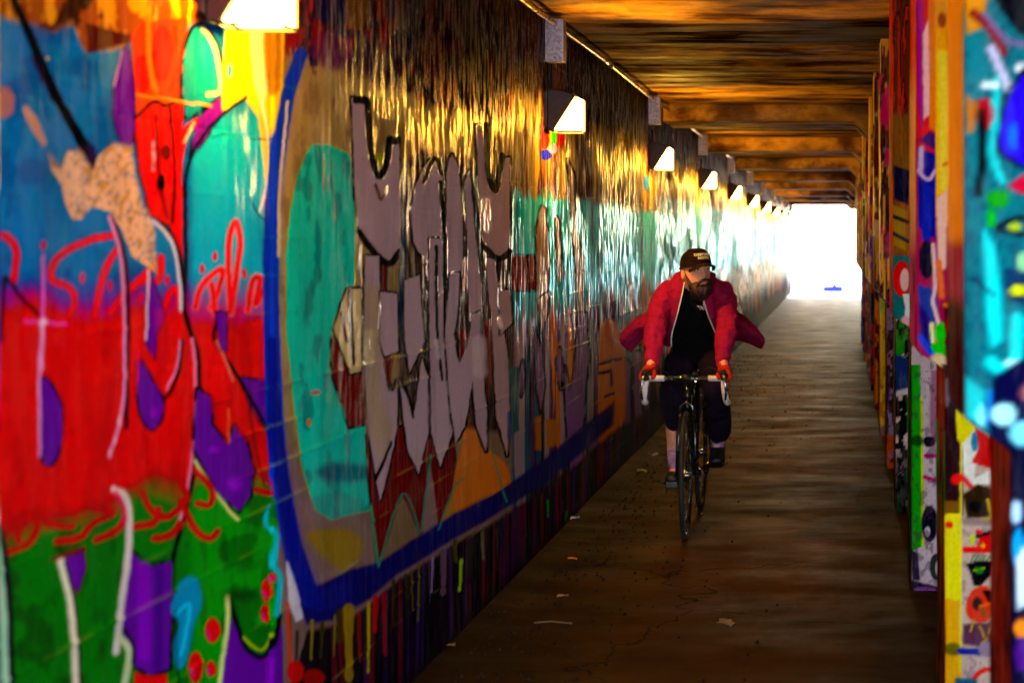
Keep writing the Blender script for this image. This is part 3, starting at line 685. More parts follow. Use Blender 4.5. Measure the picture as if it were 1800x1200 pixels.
def make_pier(i, yf):
    near = i < 3
    dz = .0065 if near else .012
    zz = np.concatenate([np.arange(-.04, CEIL + .03, dz)]); nr = len(zz)
    dep = .45; wd = 1.0
    fx = np.concatenate([np.linspace(0, .42, 90 if near else 40), np.linspace(.44, wd - .1, 8)]) if i else np.linspace(0, wd - .1, 110)
    sy = np.linspace(dep, .012, 16)
    path = [('s', y_) for y_ in sy] + [('c', .008)] + [('f', max(.006, x_)) for x_ in fx] + [('r', .0), ('r', dep), ('b', 0)]
    cols = []
    for kind, q in path:
        xl = zprof(zz)
        if kind == 's': x_ = xl; y_ = yf + q
        elif kind == 'c': x_ = xl + .0025; y_ = yf + .004
        elif kind == 'f': x_ = xl + q; y_ = yf
        elif kind == 'r': x_ = xl * 0 + 1.2; y_ = yf + q
        else: x_ = xl + .02; y_ = yf + dep
        cols.append(np.stack([x_ + 0 * zz, y_ + 0 * zz, zz], -1))
    V = np.concatenate(cols)
    bump = (fbm(V[:, 0] * 6 + V[:, 1] * 6 + i * 3.3, V[:, 2] * 3, 40 + i, 4) - .5) * .012
    V[:, 0] += bump * .8
    V[:, 1] += np.where(V[:, 1] < yf + .006, bump * .7, 0)
    uu = VX + FPX * V[:, 0] / V[:, 1]; vv = VY - FPX * (V[:, 2] - HC) / V[:, 1]
    uu = np.where(uu > 1800, 1800 - (uu - 1800) * .4, uu); vv = np.where(vv < 0, -vv * .5, vv); vv = np.where(vv > 1200, 1200 - (vv - 1200) * .5, vv)
    K = Canvas(uu, vv, i)
    nu_ = fbm(uu / 5, vv / 60, 200 + i, 4); nb = fbm(V[:, 0] * 18, V[:, 2] * 9, 300 + i, 3); nc = fbm(uu / 9, vv / 14, 400 + i, 3)
    side = V[:, 1] > yf + .01
    K.side = side
    return V, K, nu_, nb, nc, len(path), nr
for i, yf in enumerate(piers_y):
    V, K, nu_, nb, nc, ncl, nr = make_pier(i, yf)
    sd_ = K.side * 1.0; zv = V[:, 2]; up = sstep(1.2, 1.22, zv)
    if i == 0:
        K.fill(np.ones_like(zv), (4, 104, 112)); K.fill(sstep(.5, .6, nc) * .6, (2, 74, 92))
        K.P([(1735, -20), (1850, -20), (1850, 80), (1790, 60), (1760, 20)], (8, 14, 24), 8); K.P([(1692, -20), (1740, -20), (1722, 50), (1700, 60)], (220, 140, 30), 12, .9)
        K.L([(1712, 24), (1740, 50), (1764, 92)], 15, (120, 14, 16), 6); K.L([(1732, 26), (1768, 70), (1804, 78)], 8, (120, 96, 130), 6)
        K.P([(1706, 60), (1722, 70), (1748, 150), (1702, 146)], (0, 110, 120), 5); K.L([(1742, 86), (1774, 156)], 12, (214, 200, 226), 8); K.E(1794, 120, 10, 8, (240, 240, 240), 8)
        K.P([(1812, 130), (1786, 150), (1768, 190), (1758, 240), (1764, 268), (1790, 284), (1812, 280)], (70, 50, 190), 4, 1, True, 9); K.E(1780, 240, 7, 26, (60, 120, 220), 8, .8)
        K.L([(1752, 140), (1748, 220), (1744, 270), (1762, 318)], 11, (20, 200, 200), 6); K.L([(1730, 150), (1752, 150)], 12, (230, 240, 240), 8)
        K.E(1731, 200, 16, 28, (170, 16, 60), 8); K.L([(1724, 196), (1728, 260), (1720, 340)], 14, (10, 6, 20), 8); K.P([(1698, 170), (1716, 180), (1712, 236), (1700, 230)], (190, 110, 20), 8)
        K.P([(1772, 328), (1800, 308), (1820, 330), (1800, 342)], (200, 30, 80), 6); K.E(1755, 350, 20, 16, (24, 140, 20), 8); K.E(1742, 384, 7, 18, (40, 160, 30), 6)
        K.L([(1756, 398), (1780, 386), (1812, 384)], 10, (6, 6, 20), 6); K.E(1784, 398, 12, 6, (196, 206, 20), 5); K.L([(1756, 404), (1790, 412), (1812, 408)], 8, (4, 20, 40), 6)
        K.P([(1728, 400), (1748, 430), (1760, 520), (1762, 600), (1742, 612), (1734, 560), (1732, 480)], (0, 214, 214), 12); K.L([(1710, 490), (1724, 500), (1750, 520)], 5, (0, 40, 60), 6)
        K.P([(1764, 470), (1812, 470), (1812, 540), (1770, 530)], (2, 50, 80), 8, .8); K.E(1789, 510, 13, 10, (216, 216, 20), 4, 1, 5); K.E(1797, 460, 9, 18, (150, 200, 150), 6)
        K.L([(1742, 636), (1760, 648), (1784, 634), (1788, 560)], 22, (0, 206, 204), 8); K.E(1776, 636, 12, 6, (200, 240, 240), 6)
        K.P([(1748, 660), (1812, 620), (1812, 900), (1790, 860), (1740, 760), (1738, 700)], (2, 18, 62), 8); K.P([(1696, 662), (1732, 688), (1726, 740), (1698, 735)], (0, 190, 190), 10, .9)
        K.L([(1740, 690), (1736, 740)], 8, (30, 120, 200), 6); K.E(1764, 728, 22, 19, (190, 240, 245), 10, 1, 0); K.E(1724, 730, 8, 19, (160, 236, 240), 8); K.E(1796, 762, 20, 22, (150, 220, 240), 10); K.E(1806, 690, 12, 16, (160, 100, 100), 8)
        lowm = sstep(1.22, 1.19, zv)
        K.fill(lowm, (14, 10, 50)); 
        K.E(1786, 900, 10, 20, (190, 210, 235), 8); K.E(1790, 962, 10, 34, (60, 150, 200), 8); K.P([(1785, 985), (1800, 960), (1810, 1060), (1790, 1070)], (220, 225, 235), 8); K.E(1796, 1103, 14, 16, (240, 140, 20), 5); K.E(1795, 1150, 12, 30, (80, 40, 110), 8)
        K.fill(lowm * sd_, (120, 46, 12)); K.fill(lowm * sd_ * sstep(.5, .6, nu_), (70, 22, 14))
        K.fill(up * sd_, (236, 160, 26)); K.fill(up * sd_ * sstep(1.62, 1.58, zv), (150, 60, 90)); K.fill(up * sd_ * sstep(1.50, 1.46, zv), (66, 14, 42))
    elif i == 1:
        K.fill(np.ones_like(zv), (150, 40, 90))
        K.P([(1600, -20), (1645, -20), (1643, 240), (1612, 240)], (200, 22, 70), 4); K.P([(1606, 0), (1622, 0), (1630, 180), (1620, 230), (1612, 180)], (150, 40, 130), 5); K.P([(1622, 60), (1634, 30), (1636, 200), (1624, 210)], (236, 190, 200), 5)
        K.P([(1632, -20), (1648, -20), (1644, 230), (1634, 225)], (220, 130, 20), 3); K.P([(1614, 250), (1634, 230), (1645, 236), (1645, 268), (1626, 262)], (70, 40, 110), 3); K.L([(1616, 252), (1644, 268)], 5, (200, 40, 20), 3)
        K.P([(1614, 262), (1645, 270), (1645, 420), (1614, 400)], (24, 36, 140), 3); K.L([(1614, 300), (1632, 316), (1644, 300)], 5, (210, 180, 220), 3); K.L([(1620, 262), (1618, 300)], 8, (190, 170, 210), 4)
        K.P([(1622, 320), (1640, 330), (1636, 430), (1620, 420)], (20, 60, 170), 4); K.E(1629, 456, 14, 34, (8, 8, 50), 3); K.P([(1612, 500), (1646, 510), (1650, 570), (1620, 560)], (12, 70, 150), 4)
        K.L([(1640, 430), (1644, 500), (1640, 530), (1650, 570)], 6, (230, 200, 210), 3); K.P([(1614, 530), (1634, 560), (1642, 610), (1618, 600)], (50, 30, 110), 4)
        K.L([(1638, 570), (1640, 600)], 7, (230, 240, 190), 3); K.E(1654, 585, 11, 18, (60, 200, 10), 5); K.E(1650, 615, 16, 14, (70, 190, 10), 4); K.L([(1618, 592), (1636, 620)], 10, (40, 90, 220), 4); K.E(1650, 634, 16, 12, (220, 200, 170), 4)
        K.P([(1644, -20), (1710, -20), (1706, 400), (1645, 380)], (244, 172, 26), 3); K.P([(1647, 90), (1676, 90), (1672, 330), (1650, 340)], (250, 226, 130), 12, .9); K.E(1656, 36, 8, 14, (150, 80, 10), 8); K.L([(1660, 290), (1694, 272)], 6, (190, 110, 60), 6)
        K.P([(1646, 350), (1668, 330), (1664, 470), (1650, 480)], (236, 200, 190), 6); K.P([(1664, 400), (1700, 380), (1700, 520), (1662, 520)], (150, 60, 90), 8); K.E(1684, 468, 8, 7, (200, 20, 30), 4); K.L([(1650, 460), (1656, 520)], 10, (226, 120, 70), 6)
        K.P([(1660, 530), (1700, 530), (1700, 740), (1664, 740)], (66, 14, 42), 5); K.L([(1661, 536), (1696, 538)], 7, (200, 120, 20), 4); K.E(1672, 570, 8, 18, (150, 40, 20), 6)
        lowm = sstep(1.215, 1.195, zv)
        K.fill(lowm, (206, 182, 172)); K.fill(lowm * sstep(.55, .66, nc), (170, 146, 150))
        K.P([(1655, 640), (1692, 640), (1694, 906), (1655, 906)], (54, 26, 36), 4); K.P([(1656, 880), (1688, 880), (1690, 910), (1660, 912)], (120, 90, 30), 6)
        K.P([(1655, 905), (1690, 900), (1690, 1060), (1655, 1055)], (236, 224, 0), 2.5); K.P([(1655, 1050), (1690, 1056), (1690, 1230), (1655, 1230)], (240, 176, 40), 3); K.E(1668, 922, 7, 7, (220, 60, 20), 3); K.E(1675, 1140, 16, 12, (110, 100, 30), 6)
        K.L([(1690, 760), (1688, 1180)], 3, (236, 220, 120), 2); K.E(1664, 690, 6, 26, (110, 100, 120), 6)
        K.P([(1680, 720), (1716, 750), (1692, 782), (1682, 770)], (232, 224, 0), 3); K.P([(1692, 780), (1712, 756), (1718, 780), (1712, 840), (1744, 824), (1744, 850), (1712, 852), (1694, 830)], (246, 244, 240), 4)
        K.P([(1714, 752), (1740, 768), (1752, 800), (1748, 826), (1726, 818), (1708, 812), (1720, 790)], (200, 16, 40), 3); K.E(1713, 776, 6, 18, (60, 130, 170), 4); K.E(1682, 842, 10, 9, (232, 60, 20), 4); K.L([(1690, 836), (1708, 856)], 7, (220, 40, 60), 4)
        K.P([(1692, 868), (1720, 850), (1752, 860), (1752, 906), (1700, 912)], (58, 44, 18), 6); K.L([(1736, 878), (1742, 906), (1726, 914)], 5, (210, 180, 30), 3); K.E(1716, 890, 12, 10, (20, 14, 14), 6); K.L([(1696, 915), (1736, 918)], 12, (140, 120, 124), 8, .8)
        K.L([(1696, 966), (1730, 966), (1750, 960)], 10, (226, 20, 40), 2.5); K.P([(1718, 958), (1724, 936), (1750, 940), (1752, 966), (1720, 970)], (228, 24, 24), 2.5); K.E(1709, 948, 5, 11, (200, 210, 20), 2.5); K.E(1728, 958, 4, 4, (230, 190, 30), 2)
        K.L([(1718, 942), (1746, 934)], 7, (12, 10, 20), 2); K.E(1720, 934, 6, 5, (220, 40, 20), 2)
        for q in range(5): K.L([(1706 + q * 7, 986), (1714 + q * 7, 974)], 2, (60, 130, 20), 1)
        K.P([(1698, 990), (1714, 986), (1744, 986), (1742, 1010), (1724, 1030), (1712, 1030), (1706, 1010)], (10, 12, 24), 2.5); K.P([(1713, 998), (1732, 996), (1726, 1008), (1716, 1006)], (40, 120, 24), 2); K.L([(1712, 1002), (1730, 998)], 2, (140, 160, 30), 1)
        K.P([(1698, 1060), (1708, 1038), (1724, 1030), (1740, 1034), (1748, 1060), (1736, 1090), (1712, 1092), (1700, 1080)], (218, 88, 24), 3, 1, True); K.P([(1726, 1036), (1752, 1036), (1752, 1060), (1740, 1062)], (16, 8, 26), 3)
        K.E(1718, 1060, 9, 12, (50, 24, 14), 4); K.L([(1722, 1066), (1742, 1060)], 4, (232, 120, 40), 2); K.E(1730, 1076, 7, 8, (150, 90, 20), 3)
        K.P([(1692, 1096), (1752, 1092), (1752, 1140), (1692, 1132)], (92, 66, 84), 6); 
        for q in ((1722, 1100, 1730, 1118), (1742, 1096, 1738, 1112), (1706, 1108, 1712, 1090), (1736, 1120, 1726, 1130)): K.L([(q[0], q[1]), (q[2], q[3])], 3, (190, 150, 30), 2)
        K.L([(1688, 1143), (1722, 1146)], 12, (20, 60, 140), 3); K.L([(1712, 1192), (1728, 1178), (1752, 1178)], 8, (228, 50, 24), 3); K.L([(1684, 1196), (1712, 1198)], 12, (20, 90, 120), 4); K.E(1734, 1140, 14, 14, (150, 130, 150), 6)
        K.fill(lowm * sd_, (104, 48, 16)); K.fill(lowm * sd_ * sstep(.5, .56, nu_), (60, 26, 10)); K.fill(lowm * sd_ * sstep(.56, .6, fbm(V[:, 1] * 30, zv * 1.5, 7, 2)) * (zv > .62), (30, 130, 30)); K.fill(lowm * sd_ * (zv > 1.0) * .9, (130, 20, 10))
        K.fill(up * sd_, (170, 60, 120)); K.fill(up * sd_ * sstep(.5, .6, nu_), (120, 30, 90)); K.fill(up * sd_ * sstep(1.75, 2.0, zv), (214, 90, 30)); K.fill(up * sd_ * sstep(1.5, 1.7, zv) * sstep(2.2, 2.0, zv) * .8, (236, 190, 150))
    elif i == 2:
        K.fill(np.ones_like(zv), (110, 60, 14)); K.fill(sstep(.45, .56, nu_), (60, 24, 12)); K.fill(sstep(.56, .62, nu_), (196, 80, 20))
        K.P([(1568, 200), (1612, 200), (1612, 450), (1568, 450)], (150, 110, 24), 20, .6); K.P([(1570, 290), (1600, 300), (1598, 360), (1572, 350)], (30, 20, 60), 6)
        K.P([(1570, 360), (1592, 370), (1592, 440), (1570, 430)], (170, 130, 20), 5); K.L([(1570, 380), (1596, 390)], 6, BLK, 4); K.L([(1570, 410), (1596, 424)], 6, (20, 50, 70), 4)
        K.P([(1568, 450), (1602, 450), (1602, 640), (1568, 620)], (4, 100, 102), 3); K.E(1585, 490, 15, 32, (206, 14, 14), 3); K.E(1590, 492, 8, 20, (230, 190, 190), 3); K.P([(1586, 516), (1602, 516), (1604, 560), (1590, 560), (1592, 540)], (226, 220, 224), 2.5)
        K.E(1592, 566, 8, 10, (230, 170, 180), 4); K.L([(1604, 200), (1603, 620)], 4, (230, 180, 170), 3, .7)
        lowm = sstep(1.215, 1.195, zv)
        K.fill(lowm, (196, 176, 186)); K.P([(1600, 640), (1618, 640), (1621, 960), (1602, 970)], (10, 140, 10), 2.5); K.L([(1620, 700), (1622, 960)], 4, (190, 200, 20), 2)
        K.P([(1636, 650), (1650, 650), (1650, 780), (1634, 760)], (130, 40, 90), 6, .7); K.E(1634, 776, 11, 10, (30, 10, 40), 4); K.L([(1628, 800), (1650, 800)], 8, (190, 20, 110), 3); K.L([(1625, 838), (1650, 846)], 7, (190, 20, 110), 3)
        K.E(1612, 774, 12, 10, (6, 60, 20), 6, .9); K.E(1634, 920, 15, 32, (18, 8, 40), 4); K.E(1630, 934, 5, 9, (200, 180, 200), 3); K.E(1646, 996, 12, 24, (24, 40, 40), 3); K.E(1650, 998, 6, 14, (210, 190, 190), 3)
        K.P([(1602, 965), (1614, 972), (1618, 1020), (1604, 1020)], (40, 20, 60), 4); K.P([(1600, 1018), (1650, 1030), (1650, 1070), (1600, 1060)], (26, 12, 44), 6); K.E(1626, 1036, 20, 5, (120, 80, 130), 5)
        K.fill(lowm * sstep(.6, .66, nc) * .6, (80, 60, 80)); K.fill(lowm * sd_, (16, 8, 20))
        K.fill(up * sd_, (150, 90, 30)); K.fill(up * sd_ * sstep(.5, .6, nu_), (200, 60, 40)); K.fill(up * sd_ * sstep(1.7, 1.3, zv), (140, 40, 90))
    else:
        base = [(60, 30, 40), (110, 60, 30), (150, 110, 30), (90, 40, 60), (20, 60, 80), (150, 110, 90), (140, 70, 40), (110, 110, 140), (190, 190, 210)][i - 3]
        K.fill(np.ones_like(zv), base); K.fill(sstep(.45, .55, nu_), (50, 20, 26)); K.fill(sstep(.55, .62, nb), [(190, 150, 30), (200, 60, 20), (190, 60, 90), (30, 120, 130)][i % 4])
        K.fill(sstep(2.0, 2.4, zv) * .6, (90, 50, 20)); K.fill(sstep(1.9, 1.5, zv) * sstep(.5, .56, nb) * .8, [(20, 110, 110), (30, 40, 120), (200, 180, 190), (120, 30, 80)][i % 4])
        K.fill((nu_ > .54) * .7 * sstep(.53, .58, nu_), (232, 190, 120)); K.fill(sstep(.60, .64, nb) * sstep(1.2, 1.5, zv) * .8, [(180, 20, 110), (230, 200, 190), (60, 30, 150)][i % 3])
        lowm = sstep(1.215, 1.195, zv)
        lc = [(14, 8, 26), (60, 30, 60), (226, 196, 20), (80, 24, 34), (20, 30, 60), (110, 90, 110), (140, 70, 60), (20, 60, 150), (20, 70, 180)][i - 3]
        K.fill(lowm, lc)
        if i == 3:
            K.fill(lowm * sstep(.58, .62, nc), (210, 190, 200)); K.fill(lowm * sstep(.6, .64, nb), (20, 130, 20)); K.P([(1568, 680), (1602, 665), (1602, 690), (1576, 698)], (200, 200, 220), 3); K.P([(1568, 620), (1602, 630), (1602, 680), (1568, 690)], (14, 60, 110), 4)
            K.L([(1597, 700), (1599, 1000)], 4, (30, 150, 20), 2)
            K.fill(lowm * sstep(.42, .3, zv) * .8, (14, 8, 20))
        elif i == 4: K.fill(lowm * sstep(.54, .6, nb), (170, 90, 40)); K.fill(lowm * sstep(.6, .64, nc), (140, 120, 170))
        elif i == 5: K.fill(lowm * sstep(.56, .62, nc), (190, 130, 20)); K.fill(lowm * sstep(.95, 1.1, zv) * .8, (150, 210, 20)); K.fill(lowm * sstep(.10, .06, zv), (130, 100, 110))
        else: K.fill(lowm * sstep(.55, .6, nb), [(200, 120, 30), (190, 30, 30), (150, 150, 160)][i % 3])
        K.fill(lowm * sd_ * .9, (30, 12, 34)); K.fill((1 - lowm) * sd_ * sstep(.46, .52, nu_), (226, 190, 130))  # cream streaks on the upper sides paint in daylight from the exit
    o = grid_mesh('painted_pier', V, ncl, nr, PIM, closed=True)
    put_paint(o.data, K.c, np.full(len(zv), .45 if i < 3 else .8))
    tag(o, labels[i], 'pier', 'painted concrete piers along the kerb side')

# ------------------------------------------------------------------ wall lamps, conduit, boxes
def emit(name, col, st):
    M = Mat(name); nz = M.noise(30, 3)
    M.b.inputs['Base Color'].default_value = (.8, .7, .4, 1); M.b.inputs['Roughness'].default_value = .3
    M.l(M.ramp(nz, [(.3, tuple(np.array(col) * .85)), (.7, tuple(col))]), M.b.inputs['Emission Color'])
    M.b.inputs['Emission Strength'].default_value = st
    return M.m
LENS = emit('lit_sodium_lens', (1.0, .50, .05), 16)
HOUS = simple('bronze_housing', (46, 36, 40), .42, .6, bump=.3, bscale=120)
GALV = simple('galvanised_steel', (150, 142, 158), .38, .75, var=.45, scale=55, bump=.5, bscale=70)
RUST = simple('dark_steel', (60, 48, 40), .45, .8)
LZ = 1.6 + .585
order = ['nearest', 'second', 'third', 'fourth', 'fifth', 'sixth', 'seventh', 'eighth', 'ninth', 'tenth', 'farthest']
def lamp_proto():
    root = empty('wall_lamp', (0, 0, 0))
    b = MB(); b.prism([(0, -.005), (.04, -.005), (.168, .195), (.160, .215), (.06, .245), (0, .245)], -.085, .085)
    o = b.build('housing', HOUS, root); m = o.modifiers.new('e', 'BEVEL'); m.width = .008; m.segments = 2
    b = MB(); b.prism([(.044, .0), (.198, .0), (.198, .172), (.197, .186), (.176, .193)], -.075, .075)
    o = b.build('lens', LENS, root); m = o.modifiers.new('e', 'BEVEL'); m.width = .006; m.segments = 2
    b = MB(); b.box(.03, .206, -.083, -.076, -.012, -.004).box(.03, .206, .076, .083, -.012, -.004).box(.199, .206, -.083, .083, -.012, -.004).box(.03, .037, -.083, .083, -.012, -.004)
    b.tube([(.203, -.079, -.008), (.203, -.079, .185), (.165, -.079, .205)], .0035, 6).tube([(.203, .079, -.008), (.203, .079, .185), (.165, .079, .205)], .0035, 6)
    b.build('lens_frame', RUST, root)
    b = MB(); b.bbox(-.03, .004, -.10, .10, .02, .23, .006); b.build('back_plate', HOUS, root)
    b = MB(); b.tube([(.02, 0, .24), (.02, 0, .36)], .010, 8); b.build('feed_pipe', RUST, root)
    return root
def copy_tree(o, parent=None):
    c = o.copy(); S.collection.objects.link(c)
    if parent is not None: c.parent = parent
    for ch in list(o.children): copy_tree(ch, c)
    return c
lp = lamp_proto()
for k in range(11):
    o = lp if k == 0 else copy_tree(lp)
    o.location = (XL + .012, 4.2 + 4.8 * k, LZ - (.05 if k == 0 else 0)); o.scale = (.88,) * 3
    tag(o, ['lit wall lamp just over the top of the picture, glaring above the yellow paint', 'largest fully visible lit wall lamp, under the mottled steel box', ][k] if k < 2 else
        'lit sodium wall lamp, %s in the row counting from the camera' % order[k] if k < 10 else 'smallest lit wall lamp, the very last one by the exit', 'lamp', 'sodium wall lamps along the graffiti wall')
def box_proto():
    root = empty('junction_box', (0, 0, 0))
    b = MB(); b.bbox(-.02, .085, -.05, .05, -.225, 0, .005); b.build('casing', GALV, root)
    b = MB(); b.bbox(.006, .078, -.056, -.0505, -.212, -.012, .002); b.build('cover_plate', GALV, root)
    for zz_ in (-.205, -.02):
        b = MB(); b.tube([(.042, -.060, zz_), (.042, -.0555, zz_)], .005, 8); b.build('screw', RUST, root)
    return root
bp = box_proto()
for k in range(10):
    o = bp if k == 0 else copy_tree(bp)
    o.location = (XL + .01, 9.0 + 4.8 * k, 2.77)
    tag(o, 'galvanised steel box under the ceiling, %s along the pipe' % order[k], 'junction box', 'steel boxes on the conduit above the lamps')
cp = empty('conduit', (XL, Y0, 2.745), 'thin steel conduit pipe running along the wall just below the ceiling', 'pipe')
b = MB(); pts = [(XL + .05, y_, 2.745 + .006 * math.sin(y_ * 1.3)) for y_ in np.arange(Y0, Y1, .6)]
b.tube(pts, .013, 8).build('pipe', simple('worn_pipe', (150, 132, 84), .3, .8), cp, smooth=True, origin=(XL, Y0, 2.745))
for y_ in np.arange(1.5, 53, 2.4):
    b = MB(); b.tube([(XL + .05, y_, 2.745), (XL + .05, y_ + .02, 2.745)], .018, 10).box(XL - .02, XL + .05, y_, y_ + .02, 2.756, 2.764)
    b.build('pipe_clip', RUST, cp, origin=(XL, Y0, 2.745))

# ------------------------------------------------------------------ skinned figures
def skin(name, nodes, edges, root, mat, parent=None, sub=2, keep=False, disp=0, dscale=12, org=(0, 0, 0), inflate=0):
    me = bpy.data.meshes.new(name); keys = list(nodes)
    me.from_pydata([tuple(np.array(nodes[k][0]) - np.array(org)) for k in keys], [(keys.index(a), keys.index(b)) for a, b in edges], [])
    o = bpy.data.objects.new(name, me); S.collection.objects.link(o)
    md = o.modifiers.new('s', 'SKIN'); md.use_smooth_shade = True; md.branch_smoothing = .5
    for i, k in enumerate(keys):
        r = nodes[k][1]; r = r if isinstance(r, tuple) else (r, r)
        me.skin_vertices[0].data[i].radius = r; me.skin_vertices[0].data[i].use_root = (k == root)
    ms = o.modifiers.new('u', 'SUBSURF'); ms.levels = sub; ms.render_levels = sub
    dg = bpy.context.evaluated_depsgraph_get(); dg.update()
    m2 = bpy.data.meshes.new_from_object(o.evaluated_get(dg)); m2.name = name
    bpy.data.objects.remove(o); m2.materials.clear(); m2.materials.append(mat)
    if disp:
        n = len(m2.vertices); co = np.zeros(n * 3); m2.vertices.foreach_get('co', co); co = co.reshape(-1, 3)
        no = np.zeros(n * 3); m2.vertices.foreach_get('normal', no); no = no.reshape(-1, 3)
        w_ = fbm(co[:, 0] * dscale + co[:, 1] * dscale * .7, co[:, 2] * dscale * 2.0, 5, 3) - .5
        co += no * (w_ * disp * 2)[:, None]; m2.vertices.foreach_set('co', co.ravel())
    m2.polygons.foreach_set('use_smooth', [True] * len(m2.polygons))
    o = bpy.data.objects.new(name, m2); link(o, parent); return o
def sheet(name, rows, mat, parent, th=.006, org=(0, 0, 0), k=5):
    """a cloth surface through rows of points, given real thickness"""
    R_ = [spline(r, False, k) for r in rows]; A = np.array(R_); A = np.array([spline(A[:, j], False, k) for j in range(A.shape[1])])
    nc, nr_ = A.shape[:2]; V = A.reshape(-1, 3) - np.array(org)
    V = V + (fbm(V[:, 0] * 20 + V[:, 1] * 14, V[:, 2] * 18, 3, 2)[:, None] - .5) * np.array([.006, .016, .004])
    o = grid_mesh(name, V, nc, nr_, mat, parent=parent); m = o.modifiers.new('t', 'SOLIDIFY'); m.thickness = th; return o

BX = -.84
# ---------------- bicycle (front wheel towards the camera)
BO = (BX, 9.25, 0)
bike = empty('bicycle', BO, 'black drop bar road bicycle with white bar tape ridden towards the camera', 'bicycle')
BF = simple('black_frame_paint', (14, 12, 18), .22, .1, spec=.6); BR = simple('tyre_rubber', (16, 15, 18), .7, bump=.3); CHR = simple('bright_alloy', (150, 150, 156), .22, .95)
TAPE = simple('white_bar_tape', (232, 214, 214), .6, bump=.4, bscale=90); BLKP = simple('black_rubber', (12, 11, 14), .5)
def part(name, mb, mat, parent=None, smooth=True): return mb.build(name, mat, parent or bike, smooth=smooth, origin=BO if parent is None or parent is bike or parent.parent is bike else None)
def P3(x, y, z_): return (BX + x, y, z_)
RW = .336
def wheel(y):
    c = np.array(P3(0, y, RW)); n = 48
    circ = lambda r: [(c[0], c[1] + r * math.cos(a), c[2] + r * math.sin(a)) for a in np.linspace(0, 2 * math.pi, n + 1)[:-1]]
    b = MB().tube(circ(RW - .004), .0135, 8, closed=True); w_ = part('wheel', MB().tube([(c[0] - .035, y, RW), (c[0] + .035, y, RW)], .016, 12), CHR)
    def sub(name, mb, m): return mb.build(name, m, w_, smooth=True, origin=BO)
    sub('tyre', b, BR); sub('rim', MB().tube(circ(RW - .022), .0085, 8, closed=True), BF)
    s_ = MB()
    for k in range(28):
        a = 2 * math.pi * k / 28; sx = .03 if k % 2 else -.03; a2 = a + (.5 if (k // 2) % 2 else -.5)
        s_.tube([(c[0] + sx, y + .02 * math.cos(a2), RW + .02 * math.sin(a2)), (c[0], y + (RW - .024) * math.cos(a), RW + (RW - .024) * math.sin(a))], .0011, 4)
    tag(sub('spokes', s_, CHR), kind='stuff'); return w_
wheel(9.25).rotation_euler[2] = R(.8); wheel(10.25)
part('frame', MB().tube([P3(0, 9.335, .715), P3(0, 9.372, .825)], .021, 14).tube([P3(0, 9.365, .795), P3(0, 10.02, .80)], .015, 12).tube([P3(0, 9.345, .735), P3(0, 9.86, .275)], .018, 12)
     .tube([P3(0, 9.86, .27), P3(0, 10.03, .82)], .0155, 12).tube([P3(-.034, 9.86, .27), P3(.034, 9.86, .27)], .021, 14)
     .tube([P3(-.02, 9.88, .27), P3(-.055, 10.12, .30), P3(-.063, 10.25, .336)], [.011, .009, .007], 8).tube([P3(.02, 9.88, .27), P3(.055, 10.12, .30), P3(.063, 10.25, .336)], [.011, .009, .007], 8)
     .tube([P3(-.014, 10.025, .79), P3(-.05, 10.15, .52), P3(-.063, 10.25, .336)], .0075, 8).tube([P3(.014, 10.025, .79), P3(.05, 10.15, .52), P3(.063, 10.25, .336)], .0075, 8), BF)
part('fork', MB().tube([P3(-.03, 9.335, .700), P3(.03, 9.335, .700)], .014, 10).tube([P3(-.03, 9.335, .705), P3(-.045, 9.31, .55), P3(-.05, 9.25, .336)], [.014, .012, .008], 10).tube([P3(.03, 9.335, .705), P3(.045, 9.31, .55), P3(.05, 9.25, .336)], [.014, .012, .008], 10).tube([P3(0, 9.33, .70), P3(0, 9.34, .72)], .02, 12), BF)
part('stem', MB().tube([P3(0, 9.372, .822), P3(0, 9.38, .862)], .019, 12).tube([P3(0, 9.38, .852), P3(0, 9.29, .858)], .017, 12).tube([P3(-.026, 9.285, .858), P3(.026, 9.285, .858)], .022, 12), BLKP)
for sx in (-1, 1):
    path = spline([P3(sx * .02, 9.285, .858), P3(sx * .12, 9.285, .858), P3(sx * .185, 9.275, .858), P3(sx * .208, 9.24, .856), P3(sx * .210, 9.20, .842), P3(sx * .214, 9.178, .80), P3(sx * .220, 9.20, .752), P3(sx * .223, 9.25, .730), P3(sx * .224, 9.31, .728)], False, 5)
    if sx < 0: part('handlebar', MB().tube([P3(-.125, 9.285, .858), P3(.125, 9.285, .858)], .0135, 12), CHR)
    i0 = 5
    part('bar_tape', MB().tube(path[i0:], .0165, 10), TAPE)
    part('brake_hood', MB().tube([P3(sx * .210, 9.22, .862), P3(sx * .211, 9.17, .872), P3(sx * .212, 9.14, .890), P3(sx * .212, 9.125, .912)], [.018, .019, .018, .013], 12), BLKP)
    part('brake_lever', MB().tube([P3(sx * .212, 9.135, .898), P3(sx * .222, 9.105, .86), P3(sx * .228, 9.112, .80), P3(sx * .222, 9.135, .755)], [.010, .009, .0075, .006], 8, flat=.6), CHR)
    part('brake_cable', MB().tube(spline([P3(sx * .205, 9.14, .888), P3(sx * .14, 9.10, .93), P3(sx * .05, 9.16, .86), P3(sx * .012, 9.27, .76)], False, 6), .003, 6), BLKP)
part('brake_caliper', MB().tube([P3(-.035, 9.29, .665), P3(-.032, 9.29, .705), P3(0, 9.292, .73), P3(.032, 9.29, .705), P3(.035, 9.29, .665)], .007, 8), CHR)
part('headlight', MB().tube([P3(.048, 9.272, .884), P3(.048, 9.225, .884)], .014, 12), BLKP)
part('seatpost', MB().tube([P3(0, 10.03, .80), P3(0, 10.062, .905)], .0135, 12), BF)
def sadf(t):
    return
